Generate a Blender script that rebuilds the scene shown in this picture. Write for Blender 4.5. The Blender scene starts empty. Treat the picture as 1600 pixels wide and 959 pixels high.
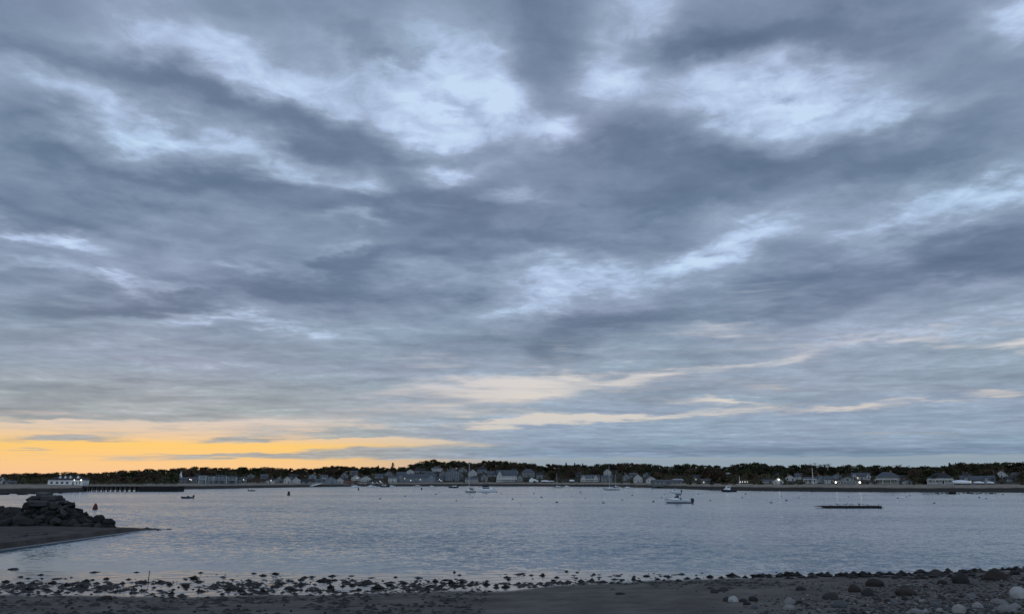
import bpy, math, random
import numpy as np
from mathutils import Vector, Matrix, noise as mnoise

R = random.Random(7)
SC = bpy.context.scene
COL = SC.collection
rad = math.radians

# ---------------------------------------------------------------- camera, sky, sun, exposure
FPX = 1155.0                       # focal length in photo pixels (1600 wide)
PITCH = math.atan(270.5 / FPX)
EYE = 6.2                          # metres above the water
cp, sp = math.cos(PITCH), math.sin(PITCH)

cam_d = bpy.data.cameras.new('camera')
cam_d.sensor_width = 36.0
cam_d.lens = FPX / 1600 * 36
cam_d.clip_start = 0.1
cam_d.clip_end = 20000
cam = bpy.data.objects.new('camera', cam_d)
COL.objects.link(cam)
cam.location = (0, 0, EYE)
cam.rotation_euler = (math.pi / 2 + PITCH, 0, 0)
SC.camera = cam

SC.view_settings.view_transform = 'Standard'
SC.view_settings.look = 'None'
SC.view_settings.exposure = 0.0
SC.view_settings.gamma = 1.0
SC.view_settings.use_curve_mapping = False
SC.render.engine = 'CYCLES'
SC.cycles.max_bounces = 3
SC.cycles.use_denoising = True
SC.cycles.sample_clamp_indirect = 0.8

SUN_AZ, SUN_EL = rad(-25), rad(2.5)
sun_d = bpy.data.lights.new('sun', 'SUN')
sun_d.energy = 0.10
sun_d.angle = rad(150)
sun_d.color = (1.0, 0.74, 0.48)
sun = bpy.data.objects.new('sun', sun_d)
COL.objects.link(sun)
sd = Vector((math.sin(SUN_AZ) * math.cos(SUN_EL), math.cos(SUN_AZ) * math.cos(SUN_EL), math.sin(SUN_EL)))
sun.rotation_euler = sd.to_track_quat('Z', 'Y').to_euler()


def lin(r, g, b):
    def f(c):
        c /= 255.0
        return c / 12.92 if c <= 0.04045 else ((c + 0.055) / 1.055) ** 2.4
    return (f(r), f(g), f(b))


def ray(x, y):
    xc = (x - 800) / FPX
    yc = (479.5 - y) / FPX
    return Vector((xc, cp - yc * sp, sp + yc * cp)).normalized()


def azel(x, y):
    d = ray(x, y)
    return math.atan2(d.x, d.y), math.asin(d.z)


class G:
    """small helper that writes node trees"""
    def __init__(s, tree):
        s.t = tree

    def n(s, typ, **kw):
        nd = s.t.nodes.new(typ)
        for k, v in kw.items():
            setattr(nd, k, v)
        return nd

    def put(s, sock, v):
        if isinstance(v, bpy.types.NodeSocket):
            s.t.links.new(v, sock)
        elif v is not None:
            sock.default_value = v

    def m(s, op, a, b=None, c=None, clamp=False):
        nd = s.n('ShaderNodeMath', operation=op, use_clamp=clamp)
        s.put(nd.inputs[0], a)
        if b is not None: s.put(nd.inputs[1], b)
        if c is not None: s.put(nd.inputs[2], c)
        return nd.outputs[0]

    def v(s, op, a, b=None, scale=None):
        nd = s.n('ShaderNodeVectorMath', operation=op)
        s.put(nd.inputs[0], a)
        if b is not None: s.put(nd.inputs[1], b)
        if scale is not None: s.put(nd.inputs['Scale'], scale)
        return nd.outputs['Value'] if op in ('DOT_PRODUCT', 'LENGTH', 'DISTANCE') else nd.outputs['Vector']

    def xyz(s, a):
        nd = s.n('ShaderNodeSeparateXYZ')
        s.put(nd.inputs[0], a)
        return nd.outputs

    def vec(s, x, y, z):
        nd = s.n('ShaderNodeCombineXYZ')
        for i, q in enumerate((x, y, z)): s.put(nd.inputs[i], q)
        return nd.outputs[0]

    def step(s, val, lo, hi, a=0.0, b=1.0):
        nd = s.n('ShaderNodeMapRange', interpolation_type='SMOOTHSTEP')
        s.put(nd.inputs[0], val)
        nd.inputs[1].default_value = lo; nd.inputs[2].default_value = hi
        nd.inputs[3].default_value = a; nd.inputs[4].default_value = b
        return nd.outputs[0]

    def noise(s, vec, scale, detail=4, rough=0.5, dist=0.0, col=False):
        nd = s.n('ShaderNodeTexNoise')
        s.put(nd.inputs['Vector'], vec)
        s.put(nd.inputs['Scale'], scale)
        nd.inputs['Detail'].default_value = detail
        nd.inputs['Roughness'].default_value = rough
        nd.inputs['Distortion'].default_value = dist
        return nd.outputs['Color' if col else 'Fac']

    def ramp(s, fac, stops, interp='LINEAR'):
        nd = s.n('ShaderNodeValToRGB')
        cr = nd.color_ramp
        cr.interpolation = interp
        while len(cr.elements) < len(stops): cr.elements.new(0.5)
        for e, (p, c) in zip(cr.elements, stops):
            e.position = p
            e.color = (*c, 1)
        s.put(nd.inputs[0], fac)
        return nd.outputs[0]

    def mix(s, fac, a, b, mode='MIX'):
        nd = s.n('ShaderNodeMix', data_type='RGBA', blend_type=mode)
        s.put(nd.inputs[0], fac)
        s.put(nd.inputs[6], a if isinstance(a, bpy.types.NodeSocket) else (*a, 1))
        s.put(nd.inputs[7], b if isinstance(b, bpy.types.NodeSocket) else (*b, 1))
        return nd.outputs[2]


def build_world():
    w = bpy.data.worlds.new('World')
    SC.world = w
    w.use_nodes = True
    w.cycles.sampling_method = 'MANUAL'
    w.cycles.sample_map_resolution = 256
    t = w.node_tree
    t.nodes.clear()
    g = G(t)
    out = g.n('ShaderNodeOutputWorld')
    bg = g.n('ShaderNodeBackground')
    bg.inputs[1].default_value = 0.1
    t.links.new(bg.outputs[0], out.inputs[0])
    d = g.n('ShaderNodeTexCoord').outputs['Generated']
    X, Y, Z = g.xyz(d)
    az = g.m('ARCTAN2', X, Y)
    el = g.m('ARCSINE', g.m('MINIMUM', g.m('MAXIMUM', Z, -1.0), 1.0))
    # the cloud deck as a flat layer overhead
    zz = g.m('ADD', g.m('MAXIMUM', Z, 0.0), 0.055)
    P = g.vec(g.m('DIVIDE', X, zz), g.m('DIVIDE', Y, zz), 0.0)
    w1 = g.noise(P, 0.9, 5, 0.55, col=True)
    w2 = g.noise(P, 3.1, 5, 0.6, col=True)
    damp = g.step(el, 0.0, 0.45, 0.06, 1.0)
    wv = g.v('ADD', g.v('SCALE', g.v('SUBTRACT', w1, (0.5, 0.5, 0.5)), scale=0.20),
             g.v('SCALE', g.v('SUBTRACT', w2, (0.5, 0.5, 0.5)), scale=0.12))
    wx, wy, wz = g.xyz(wv)
    azw = g.m('MULTIPLY_ADD', wx, g.m('ADD', g.m('MULTIPLY', damp, 1.0), 0.25), az)
    elw = g.m('MULTIPLY_ADD', wy, damp, el)

    def field(base, items):
        acc = base
        for (px, py, rx, ry, ang, wt) in items:
            a0, e0 = azel(px, py)
            c, s_ = math.cos(rad(ang)), math.sin(rad(ang))
            ax = np.array(azel(px + c, py + s_)) - np.array((a0, e0))
            ay = np.array(azel(px - s_, py + c)) - np.array((a0, e0))
            cov = rx * rx * np.outer(ax, ax) + ry * ry * np.outer(ay, ay)
            ev, evec = np.linalg.eigh(cov)
            mp = g.n('ShaderNodeMapping', vector_type='TEXTURE')
            g.put(mp.inputs['Vector'], g.vec(azw, elw, acc))   # z only keeps the nodes in order
            mp.inputs['Location'].default_value = (a0, e0, 0)
            mp.inputs['Rotation'].default_value = (0, 0, math.atan2(evec[1, 1], evec[0, 1]))
            mp.inputs['Scale'].default_value = (math.sqrt(ev[1]), math.sqrt(ev[0]), 1e7)
            q = g.v('DOT_PRODUCT', mp.outputs[0], mp.outputs[0])
            acc = g.m('MULTIPLY_ADD', g.m('POWER', 0.42, q), wt, acc)
        return acc

    n_big = g.noise(P, 1.3, 4, 0.5)
    n_mid = g.noise(P, 4.4, 7, 0.6, 0.5)
    Ps = g.v('MULTIPLY', P, (0.55, 1.0, 1.0))
    n_str = g.noise(Ps, 2.4, 7, 0.6, 0.4)
    n_low = g.noise(g.vec(g.m('MULTIPLY', az, 1.0), g.m('MULTIPLY', el, 13.0), 0.0), 5.0, 7, 0.6)
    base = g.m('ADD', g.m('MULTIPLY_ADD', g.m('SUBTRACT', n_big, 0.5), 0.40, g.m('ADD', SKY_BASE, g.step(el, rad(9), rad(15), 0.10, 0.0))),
               g.m('ADD', g.m('MULTIPLY', g.m('SUBTRACT', n_mid, 0.5), 0.46),
                   g.m('MULTIPLY', g.m('SUBTRACT', n_str, 0.5), g.step(el, rad(8), rad(30), 0.66, 0.46))))
    base = g.m('ADD', base, g.step(Y, -0.55, 0.1, 0.55, 0.0))      # extra brightness added to the unseen sky behind the viewer, lights house fronts
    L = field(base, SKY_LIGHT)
    # torn, finer edges where the deck is thin and bright
    n_fine = g.noise(P, 9.5, 6, 0.62, 0.8)
    L = g.m('ADD', L, g.m('MULTIPLY', g.m('SUBTRACT', n_fine, 0.52), g.step(L, 0.42, 0.85, 0.12, 0.60)))
    cloud = g.ramp(L, [(0.0, lin(95, 113, 139)), (0.22, lin(110, 127, 153)), (0.42, lin(131, 147, 172)),
                       (0.62, lin(153, 169, 194)), (0.82, lin(180, 199, 229)), (1.0, lin(201, 221, 246))])
    # lilac and slate drift across the deck
    tint = g.ramp(g.noise(P, 0.8, 3, 0.5), [(0.35, (0.95, 1.01, 1.0)), (0.65, (1.02, 0.99, 1.02))])
    cloud = g.mix(1.0, cloud, tint, 'MULTIPLY')
    lowtint = g.ramp(g.step(el, rad(1), rad(16)), [(0.0, (0.93, 1.02, 1.02)), (0.16, (0.95, 1.02, 1.0)), (0.28, (1.0, 1.01, 0.96)), (0.6, (1.02, 1.01, 0.94)), (1.0, (1.0, 1.0, 1.0))])
    cloud = g.mix(1.0, cloud, lowtint, 'MULTIPLY')

    # the clear sky low down: afterglow on the left, pale grey on the right
    elf = g.m('DIVIDE', el, rad(20))
    warm = g.ramp(elf, [(0.01, lin(245, 196, 154)), (0.05, lin(248, 202, 144)), (0.09, lin(251, 204, 130)), (0.122, lin(253, 206, 120)),
                        (0.142, lin(240, 204, 158)), (0.17, lin(226, 203, 180)), (0.22, lin(212, 203, 199)), (0.6, lin(196, 204, 222))])
    cool = g.ramp(elf, [(0.01, lin(150, 165, 178)), (0.07, lin(146, 163, 176)), (0.16, lin(205, 202, 198)),
                        (0.3, lin(222, 214, 206)), (0.6, lin(204, 210, 224))])
    wm = g.step(az, azel(430, 740)[0], azel(880, 740)[0], 1.0, 0.0)
    clear = g.mix(wm, cool, warm)
    cloud = g.mix(1.0, cloud, g.mix(g.m('MULTIPLY', wm, g.step(el, rad(3.5), rad(9), 1.0, 0.0)), (1.0, 1.0, 1.0), (1.30, 1.10, 0.86)), 'MULTIPLY')
    farout = g.step(az, azel(-500, 740)[0], azel(-1500, 740)[0] - 0.4, 0.0, 1.0)
    clear = g.mix(farout, clear, cool)

    c0 = g.step(el, rad(2.5), rad(5.4), 0.0, 1.05)
    thin = g.m('MULTIPLY', g.step(az, azel(640, 640)[0], azel(1000, 640)[0], 0.0, 0.42), g.step(el, rad(10), rad(17), 1.0, 0.0))
    c0 = g.m('SUBTRACT', c0, thin)
    c1 = g.m('MULTIPLY', g.step(az, azel(640, 700)[0], azel(960, 700)[0], 0.0, 0.85), g.step(el, rad(1.35), rad(1.95)))
    cb = g.m('ADD', g.m('MAXIMUM', c0, c1),
             g.m('ADD', g.m('MULTIPLY', g.m('SUBTRACT', n_low, 0.42), 1.25),
                 g.m('MULTIPLY', g.m('SUBTRACT', n_str, 0.5), 0.95)))
    cv = field(cb, SKY_COVER)
    cover = g.m('MULTIPLY', g.step(cv, 0.16, 0.84), g.step(el, rad(0.5), rad(14), 0.86, 1.0))
    sky = g.mix(cover, clear, cloud)
    nis = g.n('ShaderNodeTexSky', sky_type='NISHITA', sun_disc=False)
    nis.sun_elevation = SUN_EL
    nis.sun_rotation = SUN_AZ
    # clouds and afterglow are given in picture brightness; the thin Nishita share is the clear air behind them
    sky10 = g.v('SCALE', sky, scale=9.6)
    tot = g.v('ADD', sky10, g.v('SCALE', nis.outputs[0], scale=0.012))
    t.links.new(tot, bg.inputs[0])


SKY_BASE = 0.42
SKY_LIGHT = [
    # bright breaks, first the broad thin veils they sit in
    (430, 105, 230, 60, 12, .10), (700, 175, 230, 70, 0, .12), (1170, 125, 280, 60, 0, .12), (930, 430, 320, 60, -6, .07), (130, 190, 220, 40, 12, .08),
    (190, 62, 120, 30, 10, .18), (330, 80, 150, 36, 16, .27), (440, 130, 80, 34, 22, .26), (640, 130, 120, 56, 8, .34), (735, 125, 60, 50, 0, .20),
    (690, 185, 110, 26, 6, .34), (800, 145, 36, 34, 0, .4), (885, 200, 46, 34, 25, .52), (975, 92, 46, 40, 0, .50),
    (1020, 28, 60, 20, 0, .34), (1240, 132, 135, 36, -4, .44), (1360, 175, 90, 34, -12, .36), (1080, 120, 60, 26, 0, .25), (1080, 165, 90, 22, 0, .25),
    (1575, 25, 60, 30, 0, .50), (70, 170, 100, 24, 14, .34), (240, 218, 100, 22, 12, .36), (420, 250, 105, 19, 16, .30),
    (565, 296, 44, 12, 18, .34), (715, 263, 66, 18, 0, .52), (110, 376, 75, 11, 16, .42), (235, 436, 130, 10, 11, .32),
    (10, 352, 50, 10, 10, .3), (1530, 300, 95, 16, -10, .30), (1420, 335, 140, 26, -10, .26), (1160, 365, 130, 24, -22, .34),
    (1060, 405, 110, 20, -15, .26), (885, 435, 95, 28, -4, .34), (800, 480, 90, 16, 0, .26), (400, 406, 50, 9, 5, .24), (540, 409, 45, 8, 0, .24),
    (520, 360, 60, 8, 6, .20), (820, 316, 45, 9, 0, .26), (350, 495, 160, 8, 3, .22), (460, 505, 100, 7, 4, .18), (40, 410, 70, 8, 8, .2),
    (150, 560, 160, 16, 0, .08), (40, 492, 60, 10, 0, .16), (1500, 440, 110, 12, -6, .12), (1400, 520, 200, 30, -4, .14), (1130, 330, 50, 12, -10, .14),
    # dark rolls
    (590, 92, 55, 10, 20, -.22), (700, 152, 65, 9, 12, -.20), (660, 100, 40, 7, -10, -.14), (1180, 118, 60, 7, -6, -.14), (1300, 150, 70, 8, 0, -.14), (640, 170, 60, 8, 14, -.12), (540, 60, 60, 8, 10, -.1),
    (60, 108, 130, 22, 8, -.20), (250, 128, 130, 30, 14, -.24), (420, 180, 120, 33, 22, -.28), (580, 232, 110, 30, 20, -.24), (690, 225, 60, 16, 0, -.12),
    (855, 70, 60, 66, 0, -.25), (780, 15, 80, 20, 0, -.16), (1240, 55, 170, 24, -2, -.30), (1120, 60, 60, 26, 0, -.2),
    (1240, 235, 150, 28, -4, -.22), (920, 255, 90, 20, 0, -.2), (1090, 245, 100, 24, 0, -.18), (1370, 265, 110, 24, -14, -.2), (1450, 120, 110, 34, -10, -.16), (1500, 200, 90, 30, -20, -.12),
    (1010, 305, 110, 30, -6, -.26), (650, 330, 100, 28, 0, -.26), (310, 290, 190, 20, 4, -.28), (130, 335, 120, 18, 8, -.20),
    (30, 235, 80, 26, 8, -.2), (480, 330, 110, 20, 0, -.16), (240, 470, 230, 17, -2, -.26), (460, 440, 160, 18, -4, -.24), (850, 378, 170, 16, -2, -.18), (700, 415, 150, 18, 0, -.2),
    (940, 512, 150, 20, -10, -.34), (870, 556, 46, 13, -10, -.3), (1250, 480, 170, 16, -12, -.22), (1500, 395, 170, 28, -10, -.30),
    (1240, 430, 120, 18, -10, -.14), (90, 605, 130, 16, 0, -.12), (30, 640, 70, 8, 0, -.2), (600, 540, 150, 18, -4, -.06), (1540, 350, 100, 16, -8, -.1),
    (1250, 704, 500, 8, 0, -.26), (900, 665, 400, 10, 0, .06), (1400, 660, 300, 20, 0, -.02), (1300, 600, 300, 25, 0, -.02),
]
SKY_COVER = [
    (430, 711, 150, 4, -1, 1), (650, 709, 190, 6.5, -1, 1), (920, 707, 260, 8, 0, 0.6), (770, 680, 200, 10, -2, 0.9), (590, 672, 80, 4, -3, 0.7),
    (560, 683, 70, 3, -2, 0.5), (500, 693.5, 190, 4.5, -2, -1.2), (650, 691, 40, 3, -2, -0.6),
    (100, 684, 85, 6, -2, 0.85), (70, 668, 120, 5, 0, 0.35), (190, 687, 50, 3, 0, 0.4), (370, 686, 60, 5, -2, 0.75), (40, 702, 45, 1.6, 0, 0.5), (640, 658, 60, 2.6, -2, 0.7), (760, 655, 50, 2.5, 0, 0.4),
    (430, 636, 120, 7, -2, 0.45), (250, 652, 90, 4, 0, 0.4), (90, 655, 90, 3.5, 0, 0.4), (560, 628, 60, 4, -2, 0.35),
    (1000, 651.5, 242, 5.8, -2.6, -0.663), (870, 658, 99, 7.25, -2, -0.546), (640, 605, 165, 13.05, -3, -0.351), (770, 615, 165, 23.2, -3, -0.468), (560, 640, 220, 17.4, -2, -0.429), (1130, 627.5, 55, 4.64, 0, -0.624),
    (1330, 636, 66, 4.35, -1, -0.546), (1440, 628, 77, 3.625, 0, -0.39), (1560, 614, 55, 6.525, 0, -0.429), (920, 598, 165, 11.6, -4, -0.39), (650, 570, 99, 17.4, -2, -0.39), (1140, 516, 99, 13.05, -5, -0.39),
    (1370, 528, 121, 8.7, -4, -0.429), (1570, 533, 60.5, 10.15, 0, -0.507), (1565, 490, 55, 8.7, 0, -0.39), (1060, 574, 165, 8.7, -5, -0.39), (1240, 556, 66, 7.25, -8, -0.312),
    (300, 664, 260, 4, -1, -0.45), (60, 661, 60, 3, 0, -0.3), (120, 643, 120, 4, 0, -0.25), (1300, 705, 500, 7, 0, 0.3), (1340, 720, 500, 5, 0, -0.4),
]
build_world()

# ---------------------------------------------------------------- materials
MATS = {}


def pbr(name, col, rough=0.8, var=0.25, scale=1.0, spec=0.3, metal=0.0, obj_var=0.0, emit=0.0, bump=0.0):
    """procedural material: base colour broken up by two noises in object space, optional per-object drift"""
    if name in MATS: return MATS[name]
    m = bpy.data.materials.new(name)
    m.use_nodes = True
    g = G(m.node_tree)
    b = m.node_tree.nodes['Principled BSDF']
    tc = g.n('ShaderNodeTexCoord').outputs['Object']
    n1 = g.noise(tc, scale, 5, 0.6)
    n2 = g.noise(tc, scale * 7.3, 3, 0.6)
    f = g.m('ADD', g.m('MULTIPLY', n1, 0.65), g.m('MULTIPLY', n2, 0.35))
    c = g.ramp(f, [(0.3, tuple(x * (1 - var) for x in col)), (0.7, tuple(min(0.95, x * (1 + var)) for x in col))])
    if obj_var:
        r = g.n('ShaderNodeObjectInfo').outputs['Random']
        c = g.mix(1.0, c, g.ramp(r, [(0, (1 - obj_var,) * 3), (0.5, (1, 1, 1)), (1, (1 + obj_var, 1 + obj_var * 0.9, 1 + obj_var * 0.75))]), 'MULTIPLY')
    g.put(b.inputs['Base Color'], c)
    b.inputs['Roughness'].default_value = rough
    b.inputs['Specular IOR Level'].default_value = spec
    b.inputs['Metallic'].default_value = metal
    if emit:
        b.inputs['Emission Color'].default_value = (*col, 1)
        b.inputs['Emission Strength'].default_value = emit
    if bump:
        bn = g.n('ShaderNodeBump')
        bn.inputs['Strength'].default_value = bump
        bn.inputs['Distance'].default_value = 0.05
        g.put(bn.inputs['Height'], n2)
        g.put(b.inputs['Normal'], bn.outputs[0])
    MATS[name] = m
    return m


def water_material():
    m = bpy.data.materials.new('sea_water')
    m.use_nodes = True
    g = G(m.node_tree)
    b = m.node_tree.nodes['Principled BSDF']
    pos = g.n('ShaderNodeNewGeometry').outputs['Position']
    X, Y, Z = g.xyz(pos)
    b.inputs['Base Color'].default_value = (0.029, 0.092, 0.136, 1)
    b.inputs['IOR'].default_value = 1.333
    b.inputs['Roughness'].default_value = 0.09
    # wave slopes at several lengths, crests running roughly along the shore
    sx = sy = None
    for sc_, amp, stretch in ((0.16, 0.05, 0.6), (0.6, 0.10, 0.65), (1.9, 0.22, 0.75), (5.5, 0.22, 0.9)):
        v = g.v('MULTIPLY', pos, (stretch, 1.0, 1.0))
        v = g.v('ADD', v, (sc_ * 31.7, -sc_ * 17.0, 0))
        c = g.noise(v, sc_, 2, 0.5, 0.2, col=True)
        r, gg, bb = g.xyz(g.v('SUBTRACT', c, (0.5, 0.5, 0.5)))
        a, e = g.m('MULTIPLY', r, amp * 0.8), g.m('MULTIPLY', gg, amp * 1.6)
        sx = a if sx is None else g.m('ADD', sx, a)
        sy = e if sy is None else g.m('ADD', sy, e)
    gust = g.noise(g.v('MULTIPLY', pos, (0.35, 1.0, 1.0)), 0.022, 4, 0.55)
    calm = g.step(gust, 0.34, 0.62, 0.72, 1.1)
    near = g.step(g.m('ADD', Y, g.m('MULTIPLY', X, 0.35)), 40.0, 80.0, 0.10, 1.0)
    k = g.m('MULTIPLY', calm, near)
    nrm = g.v('NORMALIZE', g.vec(g.m('MULTIPLY', sx, k), g.m('MULTIPLY', g.m('SUBTRACT', sy, 0.066), k), 1.0))   # the facets one sees lean towards the shore
    g.put(b.inputs['Normal'], nrm)
    return m


def beach_material(name='beach_sand', tone=1.0):
    """dark sand; low ground is soaked: smoother and darker, with a film of water in the dips"""
    m = bpy.data.materials.new(name)
    m.use_nodes = True
    g = G(m.node_tree)
    b = m.node_tree.nodes['Principled BSDF']
    pos = g.n('ShaderNodeNewGeometry').outputs['Position']
    X, Y, Z = g.xyz(pos)
    n1 = g.noise(pos, 0.45, 6, 0.6)
    n2 = g.noise(pos, 9.0, 4, 0.7)
    n3 = g.noise(pos, 60.0, 2, 0.6)
    f = g.m('ADD', g.m('MULTIPLY', n1, 0.55), g.m('ADD', g.m('MULTIPLY', n2, 0.3), g.m('MULTIPLY', n3, 0.15)))
    dry = g.ramp(f, [(0.32, (0.048, 0.044, 0.040)), (0.5, (0.098, 0.090, 0.081)), (0.68, (0.175, 0.160, 0.145))])
    weed = g.step(g.noise(g.v('MULTIPLY', pos, (0.5, 1.0, 1.0)), 0.8, 6, 0.7), 0.56, 0.66)
    dry = g.mix(g.m('MULTIPLY', weed, 0.55), dry, (0.045, 0.045, 0.034))
    if tone != 1.0: dry = g.mix(1.0, dry, (tone,) * 3, 'MULTIPLY')
    wet = g.step(g.m('MULTIPLY_ADD', g.m('SUBTRACT', n1, 0.5), 0.10, Z), 0.03, 0.11, 1.0, 0.0)
    g.put(b.inputs['Base Color'], g.mix(wet, dry, (0.05, 0.046, 0.044)))
    g.put(b.inputs['Roughness'], g.m('MULTIPLY_ADD', wet, -0.72, 0.85))
    g.put(b.inputs['Specular IOR Level'], g.m('MULTIPLY_ADD', wet, 0.4, 0.1))
    bn = g.n('ShaderNodeBump')
    bn.inputs['Distance'].default_value = 0.05
    g.put(bn.inputs['Height'], g.m('ADD', g.m('MULTIPLY', n2, 0.8), g.m('MULTIPLY', n3, 0.3)))
    g.put(bn.inputs['Strength'], g.m('MULTIPLY_ADD', wet, -0.75, 0.8))
    g.put(b.inputs['Normal'], bn.outputs[0])
    return m


def shore_material():
    """far land: dark weed and rock low on the tide line, a strip of pale sand, scrub above"""
    m = bpy.data.materials.new('shore_ground')
    m.use_nodes = True
    g = G(m.node_tree)
    b = m.node_tree.nodes['Principled BSDF']
    pos = g.n('ShaderNodeNewGeometry').outputs['Position']
    X, Y, Z = g.xyz(pos)
    n1 = g.noise(pos, 0.06, 6, 0.65)
    n2 = g.noise(pos, 0.5, 4, 0.65)
    z = g.m('ADD', Z, g.m('ADD', g.m('MULTIPLY', g.m('SUBTRACT', n1, 0.5), 1.6), g.m('MULTIPLY', g.m('SUBTRACT', n2, 0.5), 0.7)))
    sand = g.ramp(n2, [(0.3, (0.13, 0.115, 0.09)), (0.7, (0.29, 0.25, 0.20))])
    rock = g.ramp(n2, [(0.3, (0.010, 0.010, 0.008)), (0.7, (0.030, 0.028, 0.022))])
    scrub = g.ramp(n2, [(0.3, (0.018, 0.019, 0.013)), (0.7, (0.045, 0.040, 0.026))])
    c = g.mix(g.step(z, 1.8, 2.5), rock, sand)
    c = g.mix(g.step(z, 3.6, 4.3), c, scrub)
    g.put(b.inputs['Base Color'], c)
    b.inputs['Roughness'].default_value = 0.9
    b.inputs['Specular IOR Level'].default_value = 0.15
    return m

# ---------------------------------------------------------------- helpers
def tag(o, label=None, cat=None, group=None, kind=None):
    if label: o['label'] = label
    if cat: o['category'] = cat
    if group: o['group'] = group
    if kind: o['kind'] = kind
    return o


def empty(name, loc, rz=0.0):
    o = bpy.data.objects.new(name, None)
    COL.objects.link(o)
    o.location = loc
    o.rotation_euler = (0, 0, rz)
    o.empty_display_size = 0.5
    return o


def link(name, me, parent=None, loc=None, rot=None, scale=None):
    o = bpy.data.objects.new(name, me)
    COL.objects.link(o)
    if parent: o.parent = parent
    if loc is not None: o.location = loc
    if rot is not None: o.rotation_euler = rot
    if scale is not None: o.scale = scale
    return o


class MB:
    """collects verts and faces with a material slot each, then becomes one mesh"""
    def __init__(s):
        s.v, s.f, s.mi = [], [], []

    def add(s, vs, fs, mi=0):
        o = len(s.v)
        s.v += [tuple(p) for p in vs]
        s.f += [tuple(i + o for i in f) for f in fs]
        s.mi += [mi] * len(fs)

    def box(s, x0, x1, y0, y1, z0, z1, mi=0):
        s.add([(x0, y0, z0), (x1, y0, z0), (x1, y1, z0), (x0, y1, z0), (x0, y0, z1), (x1, y0, z1), (x1, y1, z1), (x0, y1, z1)],
              [(0, 3, 2, 1), (4, 5, 6, 7), (0, 1, 5, 4), (1, 2, 6, 5), (2, 3, 7, 6), (3, 0, 4, 7)], mi)

    def extrude_y(s, poly, y0, y1, mi=0):
        """poly in (x, z), counter-clockwise seen from -y"""
        n = len(poly)
        s.add([(x, y0, z) for x, z in poly] + [(x, y1, z) for x, z in poly],
              [tuple(range(n)), tuple(range(2 * n - 1, n - 1, -1))] + [(i, i + n, (i + 1) % n + n, (i + 1) % n) for i in range(n)], mi)

    def extrude_x(s, poly, x0, x1, mi=0):
        """poly in (y, z)"""
        n = len(poly)
        s.add([(x0, y, z) for y, z in poly] + [(x1, y, z) for y, z in poly],
              [tuple(range(n - 1, -1, -1)), tuple(range(n, 2 * n))] + [(i, (i + 1) % n, (i + 1) % n + n, i + n) for i in range(n)], mi)

    def extrude_z(s, poly, z0, z1, mi=0):
        n = len(poly)
        s.add([(x, y, z0) for x, y in poly] + [(x, y, z1) for x, y in poly],
              [tuple(range(n - 1, -1, -1)), tuple(range(n, 2 * n))] + [(i, (i + 1) % n, (i + 1) % n + n, i + n) for i in range(n)], mi)

    def tube(s, p0, p1, r0, r1=None, n=6, mi=0, caps=True):
        r1 = r0 if r1 is None else r1
        p0, p1 = Vector(p0), Vector(p1)
        d = (p1 - p0).normalized()
        a = d.orthogonal().normalized()
        b = d.cross(a)
        vs = []
        for p, r in ((p0, r0), (p1, r1)):
            for k in range(n):
                t = 2 * math.pi * k / n
                vs.append(p + (a * math.cos(t) + b * math.sin(t)) * r)
        fs = [(k, (k + 1) % n, (k + 1) % n + n, k + n) for k in range(n)]
        if caps: fs += [tuple(range(n - 1, -1, -1)), tuple(range(n, 2 * n))]
        s.add(vs, fs, mi)

    def lathe(s, prof, n=12, mi=0, c=(0, 0, 0)):
        """prof: list of (r, z) from bottom to top"""
        vs, fs = [], []
        for r, z in prof:
            for k in range(n):
                t = 2 * math.pi * k / n
                vs.append((c[0] + r * math.cos(t), c[1] + r * math.sin(t), c[2] + z))
        for i in range(len(prof) - 1):
            for k in range(n):
                fs.append((i * n + k, i * n + (k + 1) % n, (i + 1) * n + (k + 1) % n, (i + 1) * n + k))
        fs += [tuple(range(n - 1, -1, -1)), tuple(range((len(prof) - 1) * n, len(prof) * n))]
        s.add(vs, fs, mi)

    def mesh(s, name, mats, smooth=False):
        me = bpy.data.meshes.new(name)
        me.from_pydata(s.v, [], s.f)
        for m in (mats if isinstance(mats, (list, tuple)) else [mats]): me.materials.append(m)
        me.polygons.foreach_set('material_index', s.mi)
        if smooth: me.polygons.foreach_set('use_smooth', [True] * len(s.f))
        me.update()
        return me

    def build(s, name, mats, parent=None, smooth=False, **kw):
        return link(name, s.mesh(name, mats, smooth), parent, **kw)


def at(x, y, z=0.0):
    """point where the line of sight through a photo pixel meets height z"""
    d = ray(x, y)
    t = (z - EYE) / d.z
    return Vector((d.x * t, d.y * t, z))


def px_of(X, Y):
    """photo column near the horizon for a far ground point"""
    return 800 + FPX * X / (Y * cp)


def at_far(x, D, Z=0.0):
    """ground point on photo column x (read near the horizon) at depth D"""
    return Vector(((x - 800) / FPX * D * cp, D, Z))


def z_at(y, D):
    """height seen at photo row y at depth D"""
    yc = (479.5 - y) / FPX
    return EYE + D * (sp + yc * cp) / (cp - yc * sp)


def row_scale(D):
    """metres per photo pixel at depth D, near the horizon"""
    return D * cp / FPX


def ip(x, pts):
    return float(np.interp(x, [p[0] for p in pts], [p[1] for p in pts]))


def sst(a, b, x):
    t = max(0.0, min(1.0, (x - a) / (b - a)))
    return t * t * (3 - 2 * t)


def nz(x, y, z=0.0):
    return mnoise.noise((x, y, z))


# ---------------------------------------------------------------- water
mw = water_material()
o = MB()
o.add([(-6000, 20, 0), (6000, 20, 0), (6000, 9000, 0), (-6000, 9000, 0)], [(0, 1, 2, 3)])
tag(o.build('sea_water', mw), kind='structure')

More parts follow.
